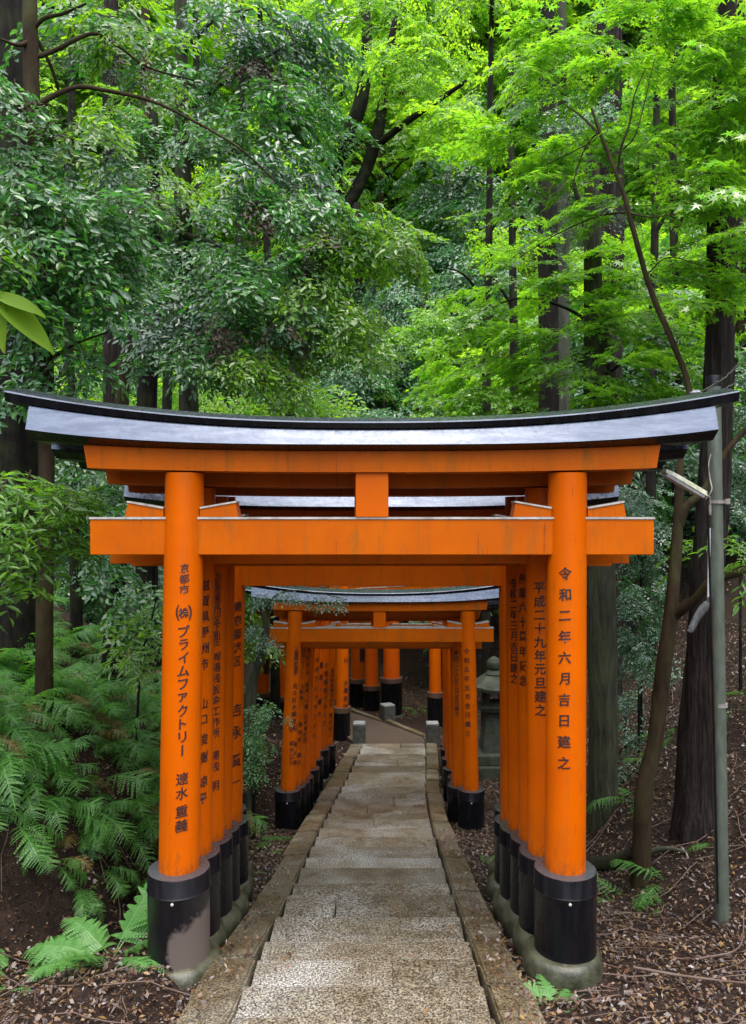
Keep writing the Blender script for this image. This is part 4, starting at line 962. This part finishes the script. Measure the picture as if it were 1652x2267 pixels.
# leaves close to the lens, on a sapling standing just left of the view
def near_sapling():
    d = 1.15; b = np.array([-.92, d, float(H(-.92, d)) - .05])
    root = empty('sapling', tuple(b), 'out of focus sapling leaf cluster close by at the left edge', 'sapling')
    top = np.array([-.80, d, .45]); a = Acc()
    a.tube(spline([b, np.array([-.90, d, -.8]), np.array([-.84, d, .0]), top], 6) - b, .007, n=6)
    tip = W(-8, 655, d); a.tube(spline([np.array([-.82, d, .22]), np.array([-.70, d, .36]), tip], 6) - b, .0035, n=6)
    a.build('stem', [BARK_BROWN], root, True)
    for (u, v, k) in ((97, 692, .2), (116, 772, .1), (4, 775, -.2), (-60, 700, .1)):
        e = W(u, v, d - .04); v_ = e - tip; L = np.linalg.norm(v_); Rm = rot_frame(v_, np.array([k, -.75, .65]), 0)
        n = 9; V = []; Fq = []
        for i in range(n + 1):
            t = i / n; w = .155 * math.sin(math.pi * min(1, t * .92 + .05) ** .85) ** .8 * (1 - .25 * t)
            for s in (-1, 0, 1): V.append((s * w, t, (.05 if s else 0) - .10 * t * t))
        for i in range(n):
            for j in (0, 1): q = i * 3 + j; Fq.append((q, q + 1, q + 4, q + 3))
        npmesh('leaf', tip + (np.array(V) * L) @ Rm - b, [np.array(Fq)], [L_NEAR], parent=root, smooth=True)
near_sapling()

# ------------------------------------------------------------------ middle distance and forest
def stem_tree(name, label, pts, radii, bark, limbs=(), clumps=(), mats=(L_FAR, L_DEEP, L_EVER), **k): return tree(name, label, 'tree', pts, radii, bark, limbs, clumps, mats, **k)
d = 29
stem_tree('broadleaf_tree', 'twin stemmed tree in the bright gap at top middle', [foot(738, d), W(738, 430, d), W(760, 330, d), W(800, 220, d), W(812, 80, d), W(800, -60, d)], [.36, .32, .30, .26, .2, .12], BARK_DARK,
          limbs=[([W(742, 500, d), W(800, 400, d), W(835, 300, d), W(855, 180, d), W(868, 90, d), W(890, -20, d)], .28, .12), limb([(838, 320), (900, 270), (980, 215), (1055, 165)], 29, 27, .15, .06), limb([(790, 260), (740, 330), (690, 370)], 29, 29, .1, .04)],
          clumps=[CL(640, 250, 28, 90, 60, 20, kind='small', scale=1.3), CL(780, 120, 27, 110, 60, 14, kind='small', scale=1.1, slot=0), CL(930, 120, 26, 100, 70, 34, kind='small', scale=1.3), CL(1000, 250, 25, 80, 50, 20, kind='small', scale=1.2), CL(820, 10, 28, 160, 60, 44, kind='small', scale=1.3), CL(700, 120, 27, 80, 70, 16, kind='small', scale=1.1, slot=0), CL(860, 200, 30, 90, 60, 24, kind='small', scale=1.3), CL(760, 300, 28.5, 60, 40, 12, slot=2, scale=1.0)])
d = 27
stem_tree('broadleaf_tree', 'short black trunk just above the middle of the nearest lintel', [foot(805, d), W(803, 950, d), W(800, 780, d), W(798, 600, d), W(790, 450, d)], [.25, .24, .23, .19, .12], BARK_DARK,
          clumps=[CL(760, 520, 26, 110, 60, 30, slot=2, scale=1.1), CL(850, 620, 27, 80, 50, 20, slot=1, scale=1.1), CL(700, 640, 26, 80, 60, 20, slot=0, scale=1.)])
d = 28
stem_tree('broadleaf_tree', 'thin pale brown trunk rising right of the bright gap', [foot(972, d), W(972, 760, d), W(978, 600, d), W(986, 470, d), W(995, 350, d)], [.2, .19, .18, .15, .09], BARK_PALE,
          clumps=[CL(980, 400, 27, 110, 70, 34, kind='small', slot=1, scale=1.3), CL(1060, 480, 26, 90, 60, 24, slot=1, scale=1.1), CL(930, 470, 27, 80, 50, 20, kind='small', slot=2, scale=1.2)])
d = 12
stem_tree('broadleaf_tree', 'mossy trunk above the left half of the nearest lintel', [foot(655, d), W(655, 900, d), W(668, 780, d), W(680, 640, d), W(690, 480, d)], [.14, .13, .12, .10, .07], BARK_GREY,
          limbs=[limb([(690, 640), (715, 600), (735, 570)], 12, 11.5, .09, .08), limb([(655, 830), (640, 780), (620, 740)], 12, 11.6, .03, .015)],
          clumps=[CL(600, 860, 11.5, 90, 45, 22, slot=2, scale=.55), CL(700, 880, 12, 90, 40, 20, slot=0, scale=.55), CL(680, 560, 11.5, 80, 60, 16, slot=2, scale=.55), CL(530, 880, 11, 70, 40, 14, slot=0, scale=.5)])
for (u, d, lean, r, lab) in [(520, 13, 10, .09, 'thin dark trunk between the two boughs left of the middle'), (610, 16, -20, .10, 'thin dark leaning trunk far behind the long drooping bough'), (150, 14, 6, .10, 'thin dark trunk in the gap right of the slender grey evergreen'),
                             (365, 12, 26, .08, 'slim leaning dark trunk right of the dark leaning pair'), (1075, 13, 8, .08, 'slim dark trunk left of the dark straight cedar'), (1140, 16, -6, .10, 'slim dark trunk far behind the left edge of the maple'),
                             (1440, 12, 10, .08, 'slim dark trunk behind the curving maple stem'), (1500, 14, -8, .10, 'slim dark trunk left of the massive cedar, further back'), (450, 17, -10, .12, 'dark trunk seen past the grey evergreen on the left slope')]:
    stem_tree('broadleaf_tree', lab, [foot(u, d), W(u + lean * .2, 900, d), W(u + lean, 500, d), W(u + 1.6 * lean, 100, d), W(u + 2 * lean, -150, d)], [r, r * .9, r * .75, r * .55, r * .3], BARK_DARK,
              limbs=[limb([(u + lean, 520), (u + lean + 50, 430), (u + lean + 110, 380)], d, d - .5, r * .4, .01), limb([(u + lean * .6, 680), (u + lean * .6 - 50, 610), (u - 100, 590)], d, d - .5, r * .35, .01)],
              clumps=[CL(u + 2 * lean, -60, d, 120, 90, 16, kind='small', scale=.8), CL(u + lean + 110, 370, d - .5, 50, 30, 6, kind='small', scale=.6)])
# glossy shrubs in the hollow
def hollow(label, u, v, d, ru, rv, n, mats=(L_MINT,), scale=.75, kind='broad'):
    tree('shrub', label, 'shrub', [foot(u, d), W(u, v + 20, d), W(u + 5, v - 30, d)], [.05, .04, .02], BARK_DARK, clumps=[CL(u, v, d, ru, rv, n, kind=kind, scale=scale, rd=1.0, spread=.8, pitch=-.6)], mats=mats)
hollow('blue green glossy bush low in the hollow above the middle of the nearest lintel', 890, 830, 24, 120, 75, 110, scale=.95)
hollow('blue green glossy bush higher up in the hollow under the hanging bough', 900, 680, 26, 110, 80, 100, scale=1.0)
hollow('blue green bush right of the hollow, under the maple', 1010, 880, 23, 90, 45, 60, scale=.85)
hollow('pale green bush in the hollow beside the thin pale trunk', 1050, 620, 25, 80, 100, 80, scale=1.0)
hollow('pale blue green bush filling the dip just above the middle of the nearest roof', 850, 920, 22, 110, 40, 70, scale=.8)
hollow('pale blue green bush at the left of the dip above the nearest roof', 760, 830, 23, 70, 60, 60, scale=.85)
hollow('pale blue green bush high in the dip under the bright gap', 960, 560, 27, 90, 70, 60, scale=1.0)
hollow('mid green bush left of the short black trunk', 740, 900, 23, 70, 40, 46, (L_EVER,), .85)
hollow('yellow green bush glimpsed below the left boughs', 480, 860, 14, 120, 60, 60, (L_FAR,), .7, 'small')
hollow('yellow green bush glimpsed left of the light brown trunk', 200, 900, 13, 90, 80, 60, (L_FAR,), .7, 'small')
hollow('small leaved greenery seen between the far left trunks at beam height', 200, 1250, 12, 70, 110, 80, (L_EVER,), .5, 'small')
hollow('small leaved greenery left of the nearest left pillar', 320, 1250, 11, 60, 90, 50, (L_DEEP,), .5, 'small')

# the forest climbing the valley head: five kinds of tree, copied
def proto(name, label, seed, mats, kind, height, crown_r, nspr, bark, scale, low=.25, cat='tree', group=None):
    global rng
    keep = rng; rng = np.random.default_rng(seed)
    root = bpy.data.objects.new(name, None); root.empty_display_size = .2; link(root)
    tag(root, label, cat, group)
    a = Acc(); g = np.random.default_rng(seed)
    P = spline([np.array([0, 0, -.4]), np.array([g.normal(0, .1), g.normal(0, .1), height * .35]), np.array([g.normal(0, .2), g.normal(0, .2), height * .7]), np.array([g.normal(0, .3), g.normal(0, .3), height])], 6)
    a.tube(P, np.linspace(.15, .04, len(P)), n=10, rough=.1, seed=seed)
    cr = Crown(mats); m = 16
    for k in range(m):
        t = low + (1 - low) * (k + .5) / m; p0 = P[int(t * (len(P) - 1))]
        az = g.random() * 6.28 ; rad = crown_r * (1.1 - .55 * (t - low)) * g.uniform(.5, 1.0)
        c = p0 + np.array([math.sin(az) * rad, math.cos(az) * rad, g.uniform(-.1, .4)])
        a.tube(spline([p0, (p0 + c) / 2 + np.array([0, 0, .15]), c], 4), np.linspace(.04, .012, 9), n=6)
        cr.clump(kind, c, (crown_r * .42, crown_r * .42, crown_r * .24), nspr // m, scale, slot=int(g.random() < .35) if len(mats) > 1 else 0, src=p0, pitch=-.45)
    a.build('trunk', [bark], root, True); cr.build(root, np.zeros(3))
    rng = keep
    return root
protos = [proto('broadleaf_tree', 'sunny yellow green broadleaf tree in the forest far behind', 21, (L_FAR, L_MAPLE), 'small', 8.5, 2.3, 360, BARK_GREY, .85, group='yellow green forest trees far behind'),
          proto('broadleaf_tree', 'mid green broadleaf tree in the forest far behind', 22, (L_EVER, L_YOUNG), 'broad', 8, 2.2, 340, BARK_DARK, .8, group='mid green forest trees far behind'),
          proto('broadleaf_tree', 'blue green glossy tree in the forest far behind', 23, (L_DEEP, L_EVER), 'broad', 7, 2.2, 340, BARK_DARK, .8, group='blue green forest trees far behind'),
          proto('maple_tree', 'light green maple in the forest far behind', 24, (L_MAPLE, L_FAR), 'maple', 7.5, 2.4, 320, BARK_BROWN, .9, low=.2, group='light green maples far behind')]
def copy_tree(o):
    c = o.copy(); COL.objects.link(c)
    for ch in o.children:
        q = ch.copy(); COL.objects.link(q); q.parent = c
    return c
used = set(); gg = random.Random(9)
def plant(pi, u, d, sc=1.0, rz=None):
    o = protos[pi] if pi not in used else copy_tree(protos[pi]); used.add(pi)
    x = (u - U0) * d / F_PX
    o.location = (x, d, float(H(x, d))); o.rotation_euler.z = gg.uniform(0, 6.28) if rz is None else rz; o.scale = (sc, sc, sc * gg.uniform(.9, 1.1))
for (pi, u, d, sc) in [(1, 720, 24, 1.1), (0, 930, 25, 1.1), (3, 620, 26, 1.1), (1, 480, 22, 1.1), (1, 330, 24, 1.1), (1, 180, 21, 1.), (0, 60, 25, 1.2), (2, 860, 27, .9), (1, 1040, 22, 1.0), (3, 1130, 20, 1.0), (0, 1230, 24, 1.1), (3, 1330, 20, 1.1), (2, 1450, 22, 1.1),
                       (2, 1530, 16, .9), (3, 1620, 15, 1.0), (0, 830, 30, 1.3), (3, 1000, 31, 1.3), (3, 700, 31, 1.2), (2, 560, 32, 1.3), (0, 420, 33, 1.3), (3, 250, 31, 1.3), (0, 90, 33, 1.4), (1, 1180, 31, 1.3), (1, 1300, 32, 1.3), (0, 1440, 31, 1.4), (3, 1590, 28, 1.3),
                       (1, 330, 16, .9), (2, 120, 16, .9), (2, 40, 13, .8), (1, 640, 26, .9), (2, 1000, 26, .9), (1, 770, 26, .8), (0, 880, 38, 1.5), (0, 680, 40, 1.5), (3, 500, 40, 1.5), (0, 300, 41, 1.5), (3, 1050, 40, 1.5), (3, 1250, 40, 1.5), (0, 1420, 40, 1.6), (2, 1600, 38, 1.6), (0, 120, 42, 1.6),
                       (2, 1400, 14, .8), (2, 1120, 25, .8), (1, 420, 14.5, .7), (2, 250, 14, .7),
                       (0, 800, 46, 1.7), (3, 940, 47, 1.7), (3, 1060, 50, 1.8), (0, 660, 48, 1.7), (3, 860, 56, 2.0), (3, 740, 58, 2.0), (0, 980, 58, 2.0), (0, 560, 52, 1.9), (2, 1180, 50, 1.9), (3, 1320, 50, 1.9), (0, 420, 50, 1.9), (2, 240, 52, 1.9), (3, 60, 50, 1.9), (0, 1500, 50, 1.9), (0, 1640, 48, 1.9),
                       (3, 860, 34, 1.3), (0, 760, 35, 1.3), (0, 600, 29, 1.1), (3, 380, 27, 1.1), (1, 520, 27, 1.1), (3, 160, 27, 1.1), (0, 20, 19, 1.0),
                       (0, 900, 38, 2.3), (3, 760, 39, 2.3), (3, 1020, 41, 2.4), (0, 640, 38, 2.2), (3, 860, 45, 2.6), (2, 1120, 44, 2.5), (0, 520, 42, 2.4), (0, 380, 40, 2.3), (3, 240, 38, 2.3), (1, 100, 40, 2.4), (0, 1230, 40, 2.3), (1, 1350, 42, 2.4), (0, 1480, 40, 2.4), (3, 1600, 38, 2.3), (3, 820, 33, 1.9), (0, 950, 52, 2.8), (3, 780, 53, 2.8), (0, 620, 52, 2.8)]:
    plant(pi, u, d, sc)

# ------------------------------------------------------------------ ferns
def frond_tpl(seed, n=16, sub=8, width=.27, droop=.75, rise=.9, fat=.095, tri=False):
    g = np.random.default_rng(seed); V = []; Fq = []; k = 0
    ts = np.linspace(0, 1, 24); y = np.sin(ts * 1.35) / math.sin(1.35); z = rise * ts * .55 - droop * ts ** 2.2 * .8
    def at(t): return np.array([0, np.interp(t, ts, y), np.interp(t, ts, z)])
    for a, b in zip(np.linspace(0, .95, 8)[:-1], np.linspace(0, .95, 8)[1:]):
        p, q = at(a), at(b); w = .006; V += [p + [-w, 0, 0], p + [w, 0, 0], q + [w * .8, 0, 0], q + [-w * .8, 0, 0]]; Fq.append((k, k + 1, k + 2, k + 3)); k += 4
    for i in range(n):
        t = .18 + .82 * i / n; p = at(t); tan = at(min(t + .03, 1)) - at(max(t - .03, 0)); tan /= np.linalg.norm(tan)
        L = width * (math.sin(math.pi * (.18 + .80 * (i + .6) / n)) ** .8) * g.uniform(.85, 1.1)
        if tri: L = width * (1.02 - (i / n)) ** .8 * (.75 + .25 * min(1, i / 3)) * g.uniform(.93, 1.07)
        tw = .5 * math.sin(3 * t + seed)
        for sd in (-1, 1):
            an = R(24 + g.normal(0, 7)); dirv = np.array([sd * math.cos(an), 0, -.22 + sd * tw * .6 + g.normal(0, .10)]) + tan * math.sin(an); dirv /= np.linalg.norm(dirv)
            nrm = np.cross(dirv, tan); across = tan
            for m in range(sub):
                a = m / sub; b = (m + 1.15) / sub; wid = L * fat * (1 - a) ** .75 + .003
                c0 = p + dirv * L * a + np.array([0, 0, -.10 * L * a * a * 2]); c1 = p + dirv * L * b + np.array([0, 0, -.10 * L * b * b * 2])
                for s2 in (-1, 1):
                    tip = c0 + dirv * L * .09 + across * s2 * wid
                    V += [c0, c0 + dirv * L * .012 + across * s2 * wid * .95, tip + dirv * L * .02, c0 + dirv * L / sub * .85]
                    Fq.append((k, k + 1, k + 2, k + 3)); k += 4
    V = np.array(V); V[:, :] += g.normal(0, .0006, V.shape)
    return V, np.array(Fq)
FR = [frond_tpl(s, nn, 8, w, dr, ri) for s, nn, w, dr, ri in ((1, 16, .27, .75, .9), (2, 18, .23, .95, 1.0), (3, 15, .30, .6, .75), (4, 20, .19, 1.1, .9))]
FR += [frond_tpl(7, 21, 9, .34, .55, .8, .135, True), frond_tpl(8, 19, 9, .38, .45, .9, .14, True)]
FRONDM = {}
def frond_mesh(i, mat):
    if (i, mat.name) not in FRONDM:
        o = npmesh('frond', FR[i][0], [FR[i][1]], [mat]); FRONDM[(i, mat.name)] = o.data; bpy.data.objects.remove(o)
    return FRONDM[(i, mat.name)]
def fern(label, x, y, yaws, L, mat=L_FERN, group=None, g=None, z=None, pitch=(-.15, .35), dead=.0):
    z = float(H(x, y)) - .01 if z is None else z
    root = empty('fern', (x, y, z), label, 'fern', group)
    for yw in yaws:
        o = bpy.data.objects.new('frond', frond_mesh(g.randrange(4) if mat is L_FERN else 4 + g.randrange(2), L_FERN_B if g.random() < dead else mat)); link(o, root)
        s = L * g.uniform(.75, 1.2); o.scale = (s, s, s); o.rotation_euler = (g.uniform(*pitch), g.uniform(-.25, .25), -yw)
    return root
gf = random.Random(21)
edge_spots = [(4.32 + .022 * k, -1.70 - .034 * ((k * 17) % 37)) for k in range(38)]
GF = 'ferns covering the left bank'
SW = 2.3      # fronds hang out towards the path (+x, -y)
kinds = ['fern with long arching fronds on the left bank of the steps']
for k in range(235):
    y = gf.uniform(4.35, 9.6); x = path_x(y) - gf.uniform(1.55, 4.6)
    if (y < 5.0 and x < -3.4) or (y < 4.6 and x > -1.75): continue
    fern(kinds[0], x, y, [gf.gauss(SW, .8) for _ in range(5)], gf.uniform(.26, .46) * (1.25 if y > 5.6 else 1), group=GF, g=gf, pitch=(-.3, .6), dead=.10)
for (y, x) in edge_spots:
    fern(kinds[0], x, y, [gf.gauss(SW, .7) for _ in range(4)], gf.uniform(.22, .42), group=GF, g=gf, pitch=(-.7, .2), dead=.08)
for (x, y, L, n, lab) in [(-1.36, 4.0, .40, 10, 'pale green fern at the foot of the worn left sleeve, fullest of the near ferns'), (-1.55, 3.92, .26, 5, 'smaller pale fern left of the full one by the worn sleeve'),
                          (-1.83, 4.0, .40, 5, 'fern at the left edge on the dark bank above the litter'), (-1.80, 3.85, .2, 3, 'small fern at the left edge below the bank fern'), (-1.66, 3.78, .12, 3, 'tiny fern sprig in the litter at lower left'), (-1.66, 3.66, .09, 3, 'smallest fern seedling in the litter at lower left, nearest the lens'),
                          (.85, 3.63, .21, 7, 'small bright fern between the kerb and the front right base stone'), (.97, 3.66, .12, 4, 'tiny fern sprig before the front right base stone'),
                          (1.83, 5.55, .46, 7, 'spreading fern at the foot of the curving maple stem, left side'), (2.12, 5.55, .34, 6, 'fern right of the curving maple stem foot'), (1.98, 5.25, .2, 6, 'drooping little fern in front of the maple stem foot'),
                          (2.55, 5.75, .26, 5, 'fern at the foot of the massive dark cedar'), (2.40, 7.0, .42, 6, 'fern beside the moss grey trunk foot'), (2.75, 7.4, .34, 5, 'fern on the litter slope between maple stem and massive cedar'),
                          (3.1, 7.9, .34, 5, 'fern higher on the litter slope left of the massive cedar'), (2.3, 7.6, .30, 5, 'fern low on the litter slope right of the moss grey trunk'), (3.6, 7.3, .3, 5, 'fern on the slope right of the pole'),
                          (.93, 5.9, .14, 5, 'fern seedling on the right kerb edge between the two rows'), (.97, 6.7, .18, 5, 'little fern by the right kerb ahead of the lower row'), (-1.05, 7.2, .36, 7, 'light fern hanging over the left kerb before the lower row'),
                          (-1.12, 6.3, .38, 7, 'lush fern right behind the nearer left pillars'), (-1.15, 7.8, .30, 7, 'fern beneath the glossy bush left of the lower row'), (1.0, 17.5, .5, 6, 'fern behind the thick pillar round the turn')]:
    fern(lab, x, y, [i * 6.283 / n + gf.uniform(-.4, .4) for i in range(n)], L, L_FERN_P if y < 4.2 or 'bright' in lab else L_FERN, g=gf, group='ferns beside the path and on the right slope', pitch=(-.05, .45) if L > .35 and y < 4.2 else (-.3, .25))

# ------------------------------------------------------------------ litter, twigs, logs
def scatter_litter():
    g = np.random.default_rng(5); N = 150000
    y = 2.3 + 10.5 * g.random(N) ** 2.0; x = np.where(g.random(N) < .62, path_x(y) + g.uniform(.72, 4.8, N), path_x(y) - g.uniform(.74, 3.2, N))
    far = g.random(N) < .10; y = np.where(far, 12.5 + 11 * g.random(N), y); x = np.where(far, path_x(y) + g.uniform(-2.5, 6.5, N), x); far2 = far & (y < 16.5) & (np.abs(x - path_x(y)) < .8); x = np.where(far2, x + 2.2, x)
    kerb = (g.random(N) < .02) & ~far; x = np.where(kerb, path_x(y) + np.sign(x) * g.uniform(.60, .76, N), x)
    onp = np.arange(N) < 420; y = np.where(onp, 2.6 + 11 * g.random(N) ** 1.4, y); x = np.where(onp, path_x(y) + g.choice([-1, 1], N) * .56 * g.random(N) ** .5, x); far = far & ~onp; kerb = kerb & ~onp
    z = np.where(onp, path_z(y) + .03, H(x, y)) + np.where(kerb, .105, .012) + g.random(N) * .012
    s = g.uniform(.008, .034, N) * np.where(far, 1.9, 1) * np.where(g.random(N) < .1, 1.4, 1)
    LV = np.array([(0, -.5, .02), (-.24, 0, .10), (0, .5, .05), (.24, 0, .12)])
    yaw = g.random(N) * 6.28; c, sn = np.cos(yaw), np.sin(yaw)
    px, py = g.normal(0, .45, N), g.normal(0, .35, N)
    lx = LV[None, :, 0] * s[:, None] * g.uniform(.5, 1.3, N)[:, None]; ly = LV[None, :, 1] * s[:, None]
    V = np.stack([lx * c[:, None] - ly * sn[:, None], lx * sn[:, None] + ly * c[:, None], LV[None, :, 2] * s[:, None] + lx * px[:, None] + ly * py[:, None]], -1)
    V += np.stack([x, y, z], -1)[:, None, :]
    o = npmesh('leaf_litter', V.reshape(-1, 3), [np.arange(4 * N).reshape(-1, 4)], [L_LITTER]); tag(o, kind='stuff')
    a = Acc()
    for k in range(900):
        yy = 2.4 + 7.5 * g.random() ** 1.5; side = 1 if g.random() < .72 else -1
        xx = path_x(yy) + side * g.uniform(.85, 4.0 if side > 0 else 2.6); L = g.uniform(.08, .45); yw = g.random() * 3.14
        t = np.linspace(-.5, .5, 5)
        X = xx + math.cos(yw) * L * t + g.normal(0, .012, 5); Y = yy + math.sin(yw) * L * t + g.normal(0, .012, 5)
        ok = np.abs(X - path_x(Y)) > .80
        if not ok.all(): continue
        a.tube(np.stack([X, Y, H(X, Y) + .015 + .02 * g.random()], -1), g.uniform(.0014, .0045), n=4)
    o = a.build('twig_litter', [TWIG_R]); tag(o, kind='stuff')
    y = 5 + 20 * g.random(5000); x = path_x(y) + g.choice([-1, 1], 5000) * g.uniform(2.2, 12, 5000)
scatter_litter()
def log(name, label, pts, r, mat, cat='log'):
    P = np.array([(x, y, float(H(x, y)) + dz) for x, y, dz in pts]); loc = P[0].copy()
    a = Acc(); Q = spline(P, 6); a.tube(Q - loc, np.linspace(r[0], r[1], len(Q)), n=12, rough=.18, seed=7)
    o = a.build(name, [mat], smooth=True); o.location = tuple(loc); tag(o, label, cat)
log('fallen_log', 'short dark fallen log by the foot of the moss grey trunk', [(1.72, 6.35, .03), (1.95, 6.2, .05), (2.08, 6.1, .03)], (.055, .05), BARK_DARK)
log('fallen_branch', 'pale fallen branch running on from the dark log', [(2.05, 6.05, .05), (2.22, 5.85, .04), (2.35, 5.72, .02)], (.022, .012), BARK_PALE, 'branch')
log('fallen_branch', 'thin brown branch curving over the litter right of the front right base stone', [(1.35, 3.98, .05), (1.6, 3.85, .04), (1.9, 3.72, .03), (2.1, 3.75, .03)], (.007, .004), TWIG_R, 'branch')
log('fallen_branch', 'thin forked twig in front of the pole foot', [(1.75, 4.12, .03), (2.0, 4.2, .04), (2.15, 4.45, .12)], (.006, .003), TWIG_R, 'branch')
log('fallen_branch', 'bleached stick in the litter left of the kerb between the two rows', [(-.92, 5.75, .03), (-1.02, 6.1, .04), (-1.12, 6.3, .05)], (.008, .005), BARK_PALE, 'branch')
log('fallen_branch', 'grey stick lying in the litter at the lower right corner', [(1.35, 3.25, .03), (1.5, 3.3, .04), (1.68, 3.42, .04)], (.006, .004), BARK_PALE, 'branch')
